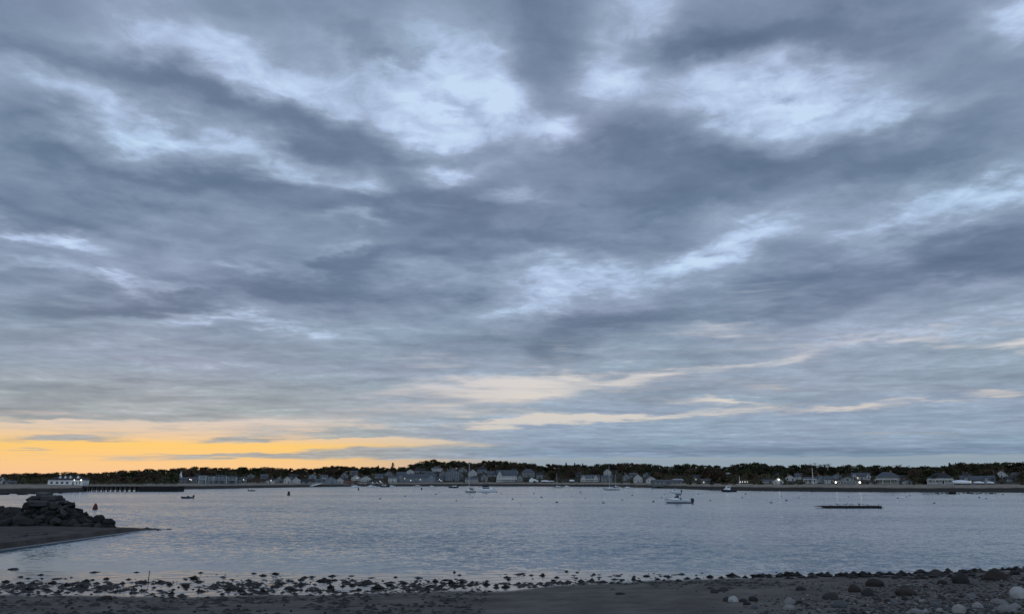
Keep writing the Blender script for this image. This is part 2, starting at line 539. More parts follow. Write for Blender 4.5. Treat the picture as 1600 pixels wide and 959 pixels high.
# ---------------------------------------------------------------- near beach
SAND_EDGE = [at(x, y) for x, y in ((-200, 929), (0, 929), (200, 931), (400, 930), (600, 926), (700, 923), (800, 922), (850, 916), (900, 912), (1000, 907),
                                   (1100, 904), (1200, 902), (1300, 900), (1400, 898), (1500, 894), (1600, 890), (1750, 884))]
WATER_EDGE = [at(x, y) for x, y in ((-200, 884), (0, 888), (100, 893), (200, 894), (300, 890), (400, 894), (500, 896), (600, 895), (700, 893), (800, 890), (900, 892),
                                    (1000, 894), (1100, 896), (1200, 897), (1300, 896), (1400, 894), (1500, 890), (1600, 886), (1750, 880))]
SE = [(p.x, p.y) for p in SAND_EDGE]
WE = [(p.x, p.y) for p in WATER_EDGE]


def beach_z(X, Y):
    ys, yw = ip(X, SE), ip(X, WE)
    ys += 0.5 * nz(X * 0.25, 3.3) + 0.25 * nz(X * 0.9, 9.1)
    yw = max(yw, ys + 0.3)
    if Y < ys:
        s_ = ys - Y
        z = 0.03 + 0.052 * s_ + 0.11 * max(0, 25 - Y)
        z += 0.02 * sst(0, 3, s_) * nz(X * 0.5, Y * 0.9) + 0.02 * nz(X * 0.13, Y * 0.2, 4) * sst(0, 4, s_)
        z += 0.012 * nz(X * 2.2, Y * 2.6, 7) * sst(0, 1.5, s_)
        z += 0.15 * sst(9, 22, X) * sst(0, 8, s_)
    elif Y < yw:
        t = (Y - ys) / (yw - ys)
        z = 0.03 * (1 - t) + 0.002 * t + 0.022 * nz(X * 0.55, Y * 1.3, 2) + 0.008 * nz(X * 2, Y * 3.1, 5)
    else:
        z = 0.002 - 0.05 * (Y - yw) + 0.015 * nz(X * 0.55, Y * 1.3, 2)
    return min(z, 4.4)


def on_beach(x, y):
    z = 0.1
    for _ in range(8):
        p = at(x, y, z)
        z = beach_z(p.x, p.y)
    return Vector((p.x, p.y, z))


xs = list(np.arange(-48, 52.01, 0.2))
ys_ = list(np.arange(-14, 30, 1.0)) + list(np.arange(30, 63, 0.16))
mb = MB()
nx = len(xs)
mb.v = [(x, y, beach_z(x, y)) for y in ys_ for x in xs]
mb.f = [(j * nx + i, j * nx + i + 1, (j + 1) * nx + i + 1, (j + 1) * nx + i) for j in range(len(ys_) - 1) for i in range(nx - 1)]
mb.mi = [0] * len(mb.f)
MSAND = beach_material()
tag(mb.build('beach', MSAND, smooth=True), kind='structure')

# ---------------------------------------------------------------- sand spit under the breakwater
SPIT_NEAR = [at(x, y) for x, y in ((-260, 895), (-60, 860), (0, 852), (35, 845.5), (60, 841), (110, 836.5), (180, 831.5), (230, 829.5), (272, 826))]
SPIT_FAR = [at(x, y) for x, y in ((-260, 815), (-60, 815), (0, 816), (60, 818), (140, 821), (180, 822.3), (230, 824.5), (272, 826))]


def spit_z(X, Y):
    a = ip(X, [(p.x, p.y) for p in SPIT_NEAR])
    b = ip(X, [(p.x, p.y) for p in SPIT_FAR])
    if X > SPIT_NEAR[-1].x: return -0.3
    a += 0.5 * nz(X * 0.3, 1.7)
    s_ = min(Y - a, b - Y)
    z = 0.055 * min(s_, 14) + 0.03 * nz(X * 0.4, Y * 0.4, 3)
    return max(-0.4, min(z, 0.55))


xs = list(np.arange(-130, -40, 0.5)); ys_ = list(np.arange(52, 124, 0.5))
mb = MB(); nx = len(xs)
mb.v = [(x, y, spit_z(x, y)) for y in ys_ for x in xs]
mb.f = [(j * nx + i, j * nx + i + 1, (j + 1) * nx + i + 1, (j + 1) * nx + i) for j in range(len(ys_) - 1) for i in range(nx - 1)]
mb.mi = [0] * len(mb.f)
tag(mb.build('sand_spit', beach_material('weedy_sand', 0.6), smooth=True), kind='structure')

# ---------------------------------------------------------------- far shore terrain
WATERLINE = [(-700, 776), (-100, 772), (0, 770.5), (60, 770.5), (128, 768.5), (145, 765.5), (280, 764.3), (450, 761.2), (520, 760.2), (560, 759.6), (640, 759.2), (720, 758.8),
             (800, 759.2), (900, 759.8), (960, 760.2), (1020, 761.8), (1063, 763.6), (1100, 765), (1150, 766.2), (1200, 767), (1300, 768), (1400, 768.5),
             (1480, 768.6), (1540, 768.9), (1600, 769.3), (1750, 770), (2300, 772)]
BENCH = [(-700, 757), (60, 757.2), (145, 757), (280, 757), (420, 757), (520, 757), (600, 755.8), (640, 755.2), (700, 754.2), (900, 754.4), (1000, 755.4), (1063, 757.3), (1200, 757), (1300, 757), (2300, 757.3)]
SKYLINE = [(-300, 742), (0, 740.5), (47, 738.5), (75, 739), (95, 737.5), (125, 738), (152, 738.5), (170, 735.5), (200, 734.5), (225, 733), (250, 731.5), (270, 731), (290, 729),
           (310, 729), (328, 728.5), (345, 731), (360, 730), (385, 729.5), (400, 730), (420, 729.5), (440, 731), (470, 732), (490, 730.5), (505, 729), (519, 726.5), (530, 728),
           (550, 728.5), (575, 730), (590, 728), (600, 730), (625, 730), (640, 724.5), (655, 722), (665, 719.5), (680, 717.8), (692, 719.5), (697, 725), (705, 719.5),
           (720, 719.5), (732, 722.5), (742, 723), (755, 719.5), (768, 718.5), (785, 720), (800, 720.5), (820, 722.5), (835, 724.5), (845, 727), (855, 724), (870, 724),
           (900, 725.5), (925, 726), (935, 724), (960, 724), (985, 722), (1000, 724.5), (1025, 724.5), (1035, 726.5), (1050, 728.5), (1070, 723.5), (1095, 725.5), (1120, 726.5),
           (1140, 728), (1155, 723), (1165, 721), (1180, 721.5), (1190, 724.5), (1203, 722.5), (1225, 727.5), (1238, 729.5), (1250, 723.5), (1262, 726), (1300, 728.5),
           (1322, 725.5), (1340, 725), (1350, 724), (1362, 727), (1375, 726.5), (1400, 728.5), (1450, 728), (1487, 727), (1500, 721.5), (1520, 723), (1540, 725), (1552, 721.5), (1570, 723), (1585, 719.5), (1600, 721.5), (1900, 724)]
RIDGE_BACK = [(-300, 330), (280, 330), (600, 280), (800, 230), (1000, 240), (1063, 260), (1300, 230), (1900, 230)]
TREE_H = 10.5


def shore_D(px):
    dq = ip(px, WATERLINE)
    yc = (479.5 - dq) / FPX
    return -EYE * (cp - yc * sp) / (sp + yc * cp)


def ridge_D(px): return shore_D(px) + ip(px, RIDGE_BACK)


def ridge_z(px):
    D = ridge_D(px)
    sk = sum(ip(px + k, SKYLINE) for k in (-40, -20, 0, 20, 40)) / 5
    return z_at(sk, D) - TREE_H


def land_z_at(px, D):
    d0 = shore_D(px)
    t = D - d0
    zb = z_at(ip(px, BENCH), d0 + 32)
    if t < 0: return max(-2.0, 0.08 * t)
    if t < 32: return zb * (t / 32) ** 0.85
    zr = max(zb + 0.5, ridge_z(px))
    rb = ip(px, RIDGE_BACK)
    if t < rb:
        q = (t - 32) / (rb - 32)
        return zb + (zr - zb) * (0.55 * q + 0.45 * sst(0, 1, q))
    return zr - 0.01 * (t - rb)


def land_z(X, Y):
    return land_z_at(px_of(X, Y), Y)


COLS = list(range(-700, 2301, 6))
OFFS = [-30, -8, -2, 0, 2, 4, 7, 11, 16, 22, 28, 32, 38, 48, 62, 80, 100, 125, 150, 180, 210, 240, 270, 300, 330, 400, 600, 1000, 2000, 5000]
mb = MB(); nx = len(COLS)
for off in OFFS:
    for px in COLS:
        D = shore_D(px) + off + (1.5 * nz(px * 0.045, off * 0.1) if 0 <= off < 30 else 0)
        p = at_far(px, D)
        z = land_z_at(px, D)
        if off > 2: z += 0.25 * nz(p.x * 0.08, p.y * 0.08)
        mb.v.append((p.x, p.y, z))
mb.f = [(j * nx + i, j * nx + i + 1, (j + 1) * nx + i + 1, (j + 1) * nx + i) for j in range(len(OFFS) - 1) for i in range(nx - 1)]
mb.mi = [0] * len(mb.f)
tag(mb.build('far_shore_terrain', shore_material(), smooth=True), kind='structure')


def on_land(px, y):
    """walk up the land along a line of sight; returns depth and ground height"""
    D = shore_D(px) + 1
    end = ridge_D(px) - 10
    while D < end:
        if land_z_at(px, D) >= z_at(y, D): break
        D += 1.5
    return D, land_z_at(px, D)

# ---------------------------------------------------------------- houses: the table of what stands where
# (photo column, base row, width px, wall px, roof px, type, wall, roof, extras, label)
HOUSES = [
    (3, 755.5, 11, 6, 5, 'G', 'white', 'dark', '', 'white gabled house at the far left edge above the beach'),
    (16, 756, 15, 3.2, 2, 'S', 'grey', 'slate', '', 'low grey house right of the white gable at the far left edge'),
    (295, 753.5, 26, 5, 3, 'S', 'grey', 'slate', 'L', 'long low grey house with a lit lamp beside the white church spire'),
    (316.5, 755.5, 12, 13, 0, 'F', 'blue', 'slate', '', 'tall grey flat roofed block, leftmost of the apartment row by the beach'),
    (329, 755.5, 9, 12, 0, 'F', 'blue', 'slate', '', 'narrow flat roofed block between the two larger apartment blocks'),
    (344.5, 755.5, 20, 12, 1.5, 'F', 'bluedark', 'slate', '', 'broad blue grey apartment block with a dark top storey above the beach'),
    (363, 755.5, 14, 11, 1.5, 'F', 'bluedark', 'slate', '', 'blue grey apartment block at the right end of the apartment row'),
    (379, 754, 13, 6, 3, 'S', 'grey', 'slate', 'L', 'low grey house with a bright white lamp right of the apartment row'),
    (401, 754.5, 28, 5, 3, 'T', 'tan', 'brown', '', 'brown restaurant with stacked tiers of roof above the beach'),
    (422, 754.5, 13, 5, 3, 'S', 'white', 'dark', 'L', 'small white house with a lamp, just right of the tiered brown roofs'),
    (436, 754, 11, 6, 4, 'G', 'grey', 'brown', '', 'brown roofed gabled house in the middle of the left hand village'),
    (448.5, 755, 10, 7, 4, 'G', 'white', 'slate', '', 'tall narrow white gabled house above the end of the left beach'),
    (462.5, 755, 14, 5, 4, 'G', 'white', 'pale', '', 'white gabled cottage with a pale roof above the white ramp'),
    (479, 755.5, 16, 4, 3, 'S', 'grey', 'dark', '', 'dark roofed low cottage directly left of the white ramp'),
    (499, 756, 13, 5, 3, 'S', 'grey', 'slate', '', 'grey cottage directly right of the white ramp'),
    (517, 755, 18, 6, 5, 'G', 'blue', 'slate', '', 'wide blue grey gabled house above the right tip of the left beach'),
    (538, 747, 12, 5, 5, 'G', 'grey', 'dark', '', 'grey gabled house standing highest on the slope behind the boat dock'),
    (531, 755, 12, 5, 4, 'G', 'white', 'slate', '', 'small white gabled house left of the red brown boathouse'),
    (545, 757.5, 16, 3.5, 2.5, 'S', 'grey', 'rust', '', 'low boathouse with a red brown roof left of the boat dock'),
    (556, 750.5, 14, 5, 4, 'G', 'white', 'slate', 'L', 'white gabled house with a lit window behind the boat dock'),
    (572, 752, 16, 5, 4, 'G', 'white', 'slate', '', 'white gabled house in the middle behind the boat dock'),
    (573, 738.5, 13, 3, 3, 'S', 'grey', 'dark', '', 'grey house half hidden in trees high above the boat dock'),
    (589, 756.5, 22, 4, 2.5, 'S', 'grey', 'dark', 'LLL', 'dark club house with a row of lit lamps at the boat dock'),
    (607, 743, 13, 4, 3, 'G', 'grey', 'slate', '', 'grey gabled house on the slope below the tall lone tree'),
    (613.5, 753, 13, 7, 3, 'S', 'white', 'slate', '', 'white house at the left end of the long hotel'),
    (650, 752.5, 62, 7, 5, 'S', 'blue', 'slate', 'gDLL', 'long blue grey hotel with gabled ends and a row of dormers'),
    (685, 753, 15, 5, 3.5, 'S', 'bluedark', 'slate', 'L', 'low blue house at the right end of the long hotel'),
    (657, 738.5, 16, 4, 3, 'S', 'grey', 'dark', '', 'grey roofed house on the slope above the long hotel'),
    (682, 736.5, 18, 5, 3, 'H', 'white', 'slate', '', 'white hip roofed house under the left hand treetops above the hotel'),
    (707, 751, 22, 14, 7, 'G', 'bluedark', 'dark', '', 'largest dark gabled house between the hotel and the tall sailboat mast'),
    (719.5, 750, 9, 9, 4, 'G', 'grey', 'slate', '', 'narrow grey gable directly left of the tall sailboat mast'),
    (739, 744, 13, 6, 5, 'G', 'white', 'slate', '', 'white gable directly right of the tall sailboat mast'),
    (737, 753, 20, 4.5, 3, 'S', 'white', 'slate', 'P', 'low white house with a porch behind the tall sailboat mast'),
    (753.5, 739, 15, 6, 5, 'H', 'bluedark', 'dark', '', 'dark hip roofed house standing high in the trees above the motor yacht'),
    (757, 751, 11, 7, 4, 'G', 'grey', 'slate', '', 'grey gabled house behind the motor yacht'),
    (792, 752.5, 32, 10, 8, 'S', 'white', 'slate', 'gP', 'big white house with a front gable and porch right of the motor yacht'),
    (812.5, 752, 8, 7, 3, 'G', 'grey', 'dark', '', 'narrow grey house beside the big white house with a front gable'),
    (826, 745.5, 20, 8, 5, 'H', 'grey', 'slate', '', 'grey hip roofed house on the slope above the white tent'),
    (843.5, 748, 10, 7, 3, 'S', 'grey', 'dark', '', 'grey house on the slope above the white boats ashore'),
    (921.5, 752.5, 28, 6, 5, 'S', 'white', 'slate', 'gDP', 'wide white house with dormers left of the two sailboat masts'),
    (948, 752.5, 18, 7, 3, 'S', 'grey', 'slate', '', 'grey house right behind the two sailboat masts'),
    (949.5, 743.5, 12, 7, 4, 'G', 'white', 'slate', '', 'white gabled house rising above the roofs behind the two masts'),
    (968, 738.5, 11, 2.5, 2, 'S', 'grey', 'dark', '', 'small grey roof among the treetops right of the two masts'),
    (979, 751, 11, 7, 5, 'G', 'grey', 'dark', '', 'dark grey gabled house between the two masts and the wooden docks'),
    (997, 753.5, 14, 7, 6, 'G', 'white', 'slate', '', 'white house with a steep gable above the wooden docks'),
    (1017.5, 754, 14, 6, 4, 'G', 'white', 'slate', '', 'white gabled house at the left end of the long low boathouse'),
    (1044, 757, 46, 5, 2.5, 'S', 'grey', 'slate', '', 'long low grey boathouse on the shore behind the outboard boat'),
    (1060, 753, 14, 3, 2, 'S', 'white', 'pale', '', 'white low roof above the right end of the long low boathouse'),
    (1066, 741.5, 9, 4, 3, 'G', 'grey', 'dark', '', 'small grey house high on the slope above the long boathouse'),
    (1103, 755, 14, 4, 3, 'S', 'grey', 'slate', '', 'low grey shed with a slate roof left of the dark hulled boat'),
    (1140, 737.5, 7.5, 2.5, 2, 'S', 'white', 'pale', '', 'small white house, left of the pair in the trees above the dark hulled boat'),
    (1157, 737, 5, 3, 2, 'G', 'white', 'slate', '', 'tiny white gable, right of the pair in the trees above the dark hulled boat'),
    (1184, 738.5, 9, 2, 2, 'S', 'white', 'dark', '', 'small white house in trees left of the grey hilltop house'),
    (1209.5, 737.5, 17, 4, 4, 'H', 'blue', 'slate', '', 'grey hip roofed house on the hill above the white gable with a bright lamp'),
    (1162, 754, 18, 2.5, 1.5, 'S', 'grey', 'dark', 'LLLL', 'low long shed with a row of small lit lamps behind the dark hulled boat'),
    (1199.5, 754, 16, 3, 2, 'S', 'white', 'slate', '', 'low white shed left of the white gable with a bright lamp'),
    (1216, 756, 15, 5, 5, 'G', 'white', 'slate', 'T', 'white gabled house with one bright lamp at its peak near the beach'),
    (1235, 751, 15, 5, 4.5, 'G', 'white', 'slate', '', 'white gabled house right of the gable with a bright lamp'),
    (1266, 755, 18, 7, 3, 'S', 'white', 'slate', 'P', 'white house beside the tall pale flagpole'),
    (1283, 754, 13, 8, 4, 'G', 'blue', 'slate', '', 'blue grey gabled house right of the flagpole'),
    (1296, 755, 13, 7, 4, 'S', 'white', 'slate', '', 'white house left of the gable with a lamp at each end'),
    (1324.5, 756, 34, 5, 8, 'G', 'grey', 'dark', 'EB', 'broad low gabled hall with big windows and a bright lamp at each end'),
    (1347, 749.5, 30, 6, 5, 'S', 'white', 'slate', 'g', 'white house with twin gables behind the hall with two lamps'),
    (1363, 756, 12, 3, 2, 'S', 'grey', 'dark', '', 'small low shed between the hall with two lamps and the big hip roofed house'),
    (1386, 756, 32, 11, 8, 'H', 'cream', 'slate', 'PC', 'big cream house with a hip roof and two storeys above the right beach'),
    (1416.5, 756.5, 15, 5, 3, 'G', 'grey', 'dark', '', 'low grey house right of the big cream hip roofed house'),
    (1469, 756.5, 35, 10, 8, 'H', 'white', 'dark', 'PC', 'white two storey house with a wide porch and dark hip roof'),
    (1525, 755.5, 40, 6, 6, 'S', 'blue', 'slate', 'g', 'long grey house with two front gables behind the shrouded boats'),
    (1546.5, 755, 12, 8, 4, 'S', 'bluedark', 'slate', '', 'tall grey house at the right end of the long house with two gables'),
    (1566, 747, 18, 6, 6, 'G', 'white', 'slate', 'C', 'white gabled house on the rise near the right edge'),
    (1587, 744.5, 10, 3.5, 3, 'S', 'grey', 'slate', '', 'small grey house in trees at the right edge'),
    (1580, 752.5, 14, 5, 3, 'S', 'grey', 'dark', '', 'dark low house below the white gable near the right edge'),
    (306, 747, 13, 4, 3, 'S', 'grey', 'dark', '', 'grey house on the rise above the tall flat roofed block'),
    (391, 746.5, 12, 4, 3, 'G', 'grey', 'slate', '', 'grey gable on the slope above the brown tiered restaurant'),
    (412, 747.5, 11, 4, 3, 'S', 'grey', 'slate', '', 'low grey house on the slope right above the tiered restaurant'),
    (458, 747.5, 12, 4, 3, 'S', 'grey', 'dark', '', 'grey house on the slope above the white cottage with a pale roof'),
    (488, 748, 12, 5, 3, 'G', 'blue', 'slate', '', 'blue grey gable on the slope above the white ramp'),
    (506, 748.5, 12, 4, 3, 'S', 'white', 'slate', '', 'white house on the slope right of the gable above the ramp'),
    (552, 742, 12, 4, 3, 'S', 'grey', 'slate', '', 'grey house, second highest on the slope behind the boat dock'),
    (592, 747, 13, 4, 3, 'S', 'blue', 'slate', '', 'blue grey house on the slope above the dark club house'),
    (627, 744, 14, 4, 3, 'S', 'grey', 'slate', '', 'grey house on the slope above the left gable of the long hotel'),
    (641, 740, 12, 4, 3, 'G', 'white', 'slate', '', 'white gable on the slope above the dormers of the long hotel'),
    (671, 743, 15, 4, 3, 'S', 'blue', 'slate', '', 'blue grey house on the slope above the right gable of the long hotel'),
    (692, 743.5, 12, 5, 4, 'G', 'grey', 'slate', '', 'grey gable between the long hotel and the largest dark gabled house'),
    (723, 738, 13, 5, 4, 'G', 'grey', 'dark', '', 'grey gable high in the trees left of the tall sailboat mast'),
    (768, 745, 14, 5, 4, 'S', 'grey', 'slate', '', 'grey house on the slope left of the big white house with a front gable'),
    (803, 740.5, 14, 5, 4, 'H', 'grey', 'dark', '', 'dark hip roofed house on the slope above the big white front gabled house'),
    (905, 745, 12, 4, 3, 'S', 'grey', 'dark', '', 'grey house on the slope left above the wide white dormered house'),
    (990, 745.5, 12, 4, 3, 'S', 'grey', 'slate', '', 'grey house on the slope above the steep white gable by the docks'),
    (1011, 745, 12, 4, 3, 'H', 'blue', 'slate', '', 'blue grey hip roofed house on the slope right above the wooden docks'),
    (1089, 748, 12, 3.5, 2.5, 'S', 'grey', 'dark', '', 'dark grey house in brush above the low grey slate roofed shed'),
    (1250, 748.5, 14, 5, 4, 'S', 'white', 'slate', '', 'white house behind the two white gables left of the flagpole'),
    (1308, 748.5, 14, 5, 4, 'G', 'blue', 'slate', '', 'blue grey gable behind the left end of the hall with two lamps'),
    (1407, 749, 14, 4, 3, 'S', 'grey', 'dark', '', 'grey house behind the right end of the big cream hip roofed house'),
    (1510, 747, 15, 5, 4, 'H', 'grey', 'dark', '', 'dark hip roofed house behind the left end of the long twin gabled house'),
]
WALLS = {'white': (.42, .42, .41), 'grey': (.14, .145, .15), 'blue': (.16, .185, .21), 'bluedark': (.10, .12, .145), 'tan': (.17, .14, .11), 'cream': (.24, .24, .21)}
ROOFS = {'dark': (.030, .031, .036), 'slate': (.075, .085, .10), 'brown': (.07, .045, .032), 'rust': (.13, .055, .04), 'pale': (.34, .35, .37)}
for k, c in WALLS.items(): pbr('clapboard_' + k, c, .7, .10, .6)
for k, c in ROOFS.items(): pbr('shingle_' + k, c, .85, .25, 1.2)
M_PAV = pbr('fresh_white_boards', (.66, .66, .65), .7, .08, .6)
M_GLASS = pbr('window_glass', (.018, .022, .028), .08, .2, .5, spec=.5)
M_TRIM = pbr('white_trim', (.72, .72, .70), .6, .06, 1)
M_LAMP = bpy.data.materials.new('lamp_glow'); M_LAMP.use_nodes = True
_b = M_LAMP.node_tree.nodes['Principled BSDF']
_b.inputs['Base Color'].default_value = (.9, .9, .85, 1)
_b.inputs['Emission Color'].default_value = (1.0, .93, .78, 1)
_b.inputs['Emission Strength'].default_value = 3.5
M_LIT = bpy.data.materials.new('lit_window'); M_LIT.use_nodes = True
_b = M_LIT.node_tree.nodes['Principled BSDF']
_b.inputs['Base Color'].default_value = (.3, .25, .15, 1)
_b.inputs['Emission Color'].default_value = (1.0, .80, .48, 1)
_b.inputs['Emission Strength'].default_value = 0.7


def win_mesh(w, h, mat):
    m = MB()
    f = .13
    m.box(-w / 2, w / 2, -.05, .03, -h / 2, -h / 2 + f, 0)
    m.box(-w / 2, w / 2, -.05, .03, h / 2 - f, h / 2, 0)
    m.box(-w / 2, -w / 2 + f, -.05, .03, -h / 2 + f, h / 2 - f, 0)
    m.box(w / 2 - f, w / 2, -.05, .03, -h / 2 + f, h / 2 - f, 0)
    m.box(-w / 2 + f, w / 2 - f, -.04, -.01, -.03, .03, 0)
    fr = m.mesh('window', M_TRIM)
    m = MB()
    m.box(-w / 2 + f, w / 2 - f, -.02, .02, -h / 2 + f, -.03, 0)
    m.box(-w / 2 + f, w / 2 - f, -.02, .02, .03, h / 2 - f, 0)
    return fr, m.mesh('pane', mat)


WINM = {}


def window(parent, x, y, z, w=1.0, h=1.5, lit=False):
    key = (round(w, 1), round(h, 1), lit)
    if key not in WINM: WINM[key] = win_mesh(key[0], key[1], M_LIT if lit else M_GLASS)
    fr, pn = WINM[key]
    f = link('window', fr, parent, (x, y, z))
    link('pane', pn, f)
    if lit: f['label'] = 'lit window'


LAMPM = None


def lamp(parent, x, y, z, r=.32, name='lamp'):
    global LAMPM
    if LAMPM is None:
        m = MB()
        m.lathe([(.05, -1.0), (.35, -.92), (.8, -.55), (1.0, 0), (.8, .55), (.35, .92), (.05, 1.0)], 10, 0)
        m.box(-.25, .25, .9, 1.6, -.25, .25, 1)
        LAMPM = m.mesh('lamp', [M_LAMP, MATS['shingle_dark']])
    return link(name, LAMPM, parent, (x, y, z), scale=(r, r, r))


HOUSE_AT = []


def roof_slab(m, a, b, c, d, t=.22, mi=0):
    """sloping roof sheet of four corners with a thickness (upwards)"""
    n = (Vector(b) - Vector(a)).cross(Vector(d) - Vector(a)).normalized() * t
    q = [Vector(p) for p in (a, b, c, d)]
    vs = q + [p + n for p in q]
    m.add(vs, [(0, 3, 2, 1), (4, 5, 6, 7), (0, 1, 5, 4), (1, 2, 6, 5), (2, 3, 7, 6), (3, 0, 4, 7)], mi)


def gable_block(w, y0, y1, hw, hr, ov=.35):
    """walls and roof slabs of a block whose gable faces the water"""
    wm, rm = MB(), MB()
    wm.extrude_y([(-w / 2, -1.2), (w / 2, -1.2), (w / 2, hw), (0, hw + hr), (-w / 2, hw)], y0, y1)
    k = hr / (w / 2)
    for s in (-1, 1):
        e = (s * (w / 2 + ov), hw - ov * k)
        a, b = (e[0], y0 - ov, e[1] + .02), (e[0], y1 + ov, e[1] + .02)
        c, d = (0, y1 + ov, hw + hr + .02), (0, y0 - ov, hw + hr + .02)
        roof_slab(rm, *((a, d, c, b) if s < 0 else (a, b, c, d)))
    return wm, rm


def make_house(px, y, wpx, hpx, rpx, typ, wc, rc, ex, label):
    D, z = on_land(px, y)
    u = row_scale(D)
    w, hw, hr = wpx * u, hpx * u, rpx * u
    p = at_far(px, D)
    d = min(max(6.0, w * .6), 11.0)
    yaw = math.atan2(-p.x, p.y) + R.uniform(-.18, .18)
    kind = {'F': 'apartment_block', 'T': 'restaurant'}.get(typ, 'house')
    if 'hotel' in label: kind = 'hotel'
    if 'boathouse' in label: kind = 'boathouse'
    if 'shed' in label: kind = 'shed'
    r = empty(kind, (p.x, p.y, z - .15), yaw)
    tag(r, label, kind.replace('_', ' '), 'shorefront houses')
    wm_, rm_ = MATS['clapboard_' + wc], MATS['shingle_' + rc]
    dd = d if typ in 'SHFT' else max(d, w * .7)
    y0 = 0.0
    roof = None
    if typ == 'G':
        a, b = gable_block(w, y0, dd, hw, hr)
        a.build('wall', wm_, r); roof = b.build('roof', rm_, r)
    elif typ == 'S':
        a = MB()
        a.extrude_x([(y0, -1.2), (dd, -1.2), (dd, hw), (dd / 2, hw + hr), (y0, hw)], -w / 2, w / 2)
        a.build('wall', wm_, r)
        b = MB(); ov = .4; k = hr / (dd / 2)
        roof_slab(b, (-w / 2 - ov, y0 - ov, hw - ov * k + .02), (w / 2 + ov, y0 - ov, hw - ov * k + .02), (w / 2 + ov, dd / 2, hw + hr + .02), (-w / 2 - ov, dd / 2, hw + hr + .02))
        roof_slab(b, (w / 2 + ov, dd + ov, hw - ov * k + .02), (-w / 2 - ov, dd + ov, hw - ov * k + .02), (-w / 2 - ov, dd / 2, hw + hr + .02), (w / 2 + ov, dd / 2, hw + hr + .02))
        roof = b.build('roof', rm_, r)
    elif typ == 'H':
        a = MB(); a.box(-w / 2, w / 2, y0, dd, -1.2, hw)
        a.build('wall', wm_, r)
        b = MB(); ov = .5; rl = max(w * .18, w / 2 - dd / 2)
        A = [(-w / 2 - ov, y0 - ov, hw), (w / 2 + ov, y0 - ov, hw), (w / 2 + ov, dd + ov, hw), (-w / 2 - ov, dd + ov, hw), (-rl, dd / 2, hw + hr), (rl, dd / 2, hw + hr)]
        b.add(A, [(3, 2, 1, 0), (0, 1, 5, 4), (1, 2, 5), (2, 3, 4, 5), (3, 0, 4)])
        roof = b.build('roof', rm_, r)
    elif typ == 'F':
        a = MB(); a.box(-w / 2, w / 2, y0, dd, -1.2, hw)
        a.build('wall', wm_, r)
        b = MB(); b.box(-w / 2 - .3, w / 2 + .3, y0 - .3, dd + .3, hw + .003, hw + .35)
        if hr > 0: b.box(-w * .38, w * .38, y0 + 1.5, dd - .5, hw + .35, hw + .35 + hr)
        roof = b.build('roof', rm_, r)
        c = MB()
        nf = max(2, round(hw / 3.0))
        for k in range(1, nf): c.box(-w / 2 + .4, w / 2 - .4, y0 - 1.1, y0 - .003, k * hw / nf - .1, k * hw / nf + .08)
        for s in (-1, 1): c.box(s * (w / 2 - .5) - .1, s * (w / 2 - .5) + .1, y0 - 1.1, y0 - .9, -1.0, hw - .2)
        c.build('balcony', M_TRIM, r)
    elif typ == 'T':
        a = MB(); a.box(-w / 2, w / 2, y0, dd, -1.2, hw * .55); a.box(-w * .32, w * .32, y0 + 1.5, dd - 1, hw * .55 + .3, hw + .2)
        a.build('wall', wm_, r)
        b = MB()
        b.extrude_y([(-w / 2 - .8, hw * .55), (w / 2 + .8, hw * .55), (w * .34, hw * .55 + hr * .3 + .3), (-w * .34, hw * .55 + hr * .3 + .3)], y0 - .9, dd + .9)
        b.extrude_y([(-w * .38, hw + .2), (w * .38, hw + .2), (w * .2, hw + hr * .75), (-w * .2, hw + hr * .75)], y0 + .6, dd - .2)
        roof = b.build('roof', rm_, r)
        hw = hw * .55
    # windows by storey
    nf = max(1, round(hw / 3.1))
    nc = max(2, min(7, round(w / 3.0)))
    if wpx < 6: nc = 1
    fh = hw / nf
    wy = y0 - .03
    big = 'B' in ex
    door_done = False
    for f in range(nf):
        for c in range(nc):
            x = -w / 2 + (c + .5) * w / nc
            zc = f * fh + fh * .56
            if f == 0 and not door_done and c == nc // 2 and wpx >= 9 and not big:
                dm = MB(); dm.box(-.5, .5, -.05, .03, 0, min(2.1, fh * .85)); dm.build('door', rm_, r).location = (x, wy, .02)
                door_done = True
                continue
            window(r, x, wy, zc, 1.9 if big else 1.1, min(1.7, fh * .62), R.random() < .02)
    if typ == 'G' and hr > 2.2:
        if big:
            for x in (-2.4, 0, 2.4): window(r, x, wy, hw + hr * .27, 1.9, 1.7 - abs(x) * .2)
        else:
            window(r, 0, wy, hw + hr * .3, 1.0, 1.3)
    if 'g' in ex:                                   # projecting gables towards the water
        gw = min(w * .24, 9.0)
        for s in ((-1,) if px < 800 and px > 750 else (-1, 1)):
            gx = s * (w / 2 - gw / 2 - .6)
            a, b = gable_block(gw, y0 - 1.4, dd / 2, hw + .02, hr * .92)
            q = a.build('gable_wing', wm_, r); q.location = (gx, 0, 0)
            b.build('gable_roof', rm_, q)
            window(q, 0, y0 - 1.43, hw + hr * .25, 1.0, 1.3)
            for f in range(nf): window(q, 0, y0 - 1.43, f * fh + fh * .56, 1.3, min(1.6, fh * .6))
    if 'D' in ex:
        for k in range(4):
            x = -w * .24 + k * w * .16
            a, b = gable_block(2.2, dd * .12, dd * .45, 0, .9, .15)
            q = a.build('dormer', wm_, roof); q.location = (x, 0, hw + hr * .42)
            b.build('dormer_roof', rm_, q)
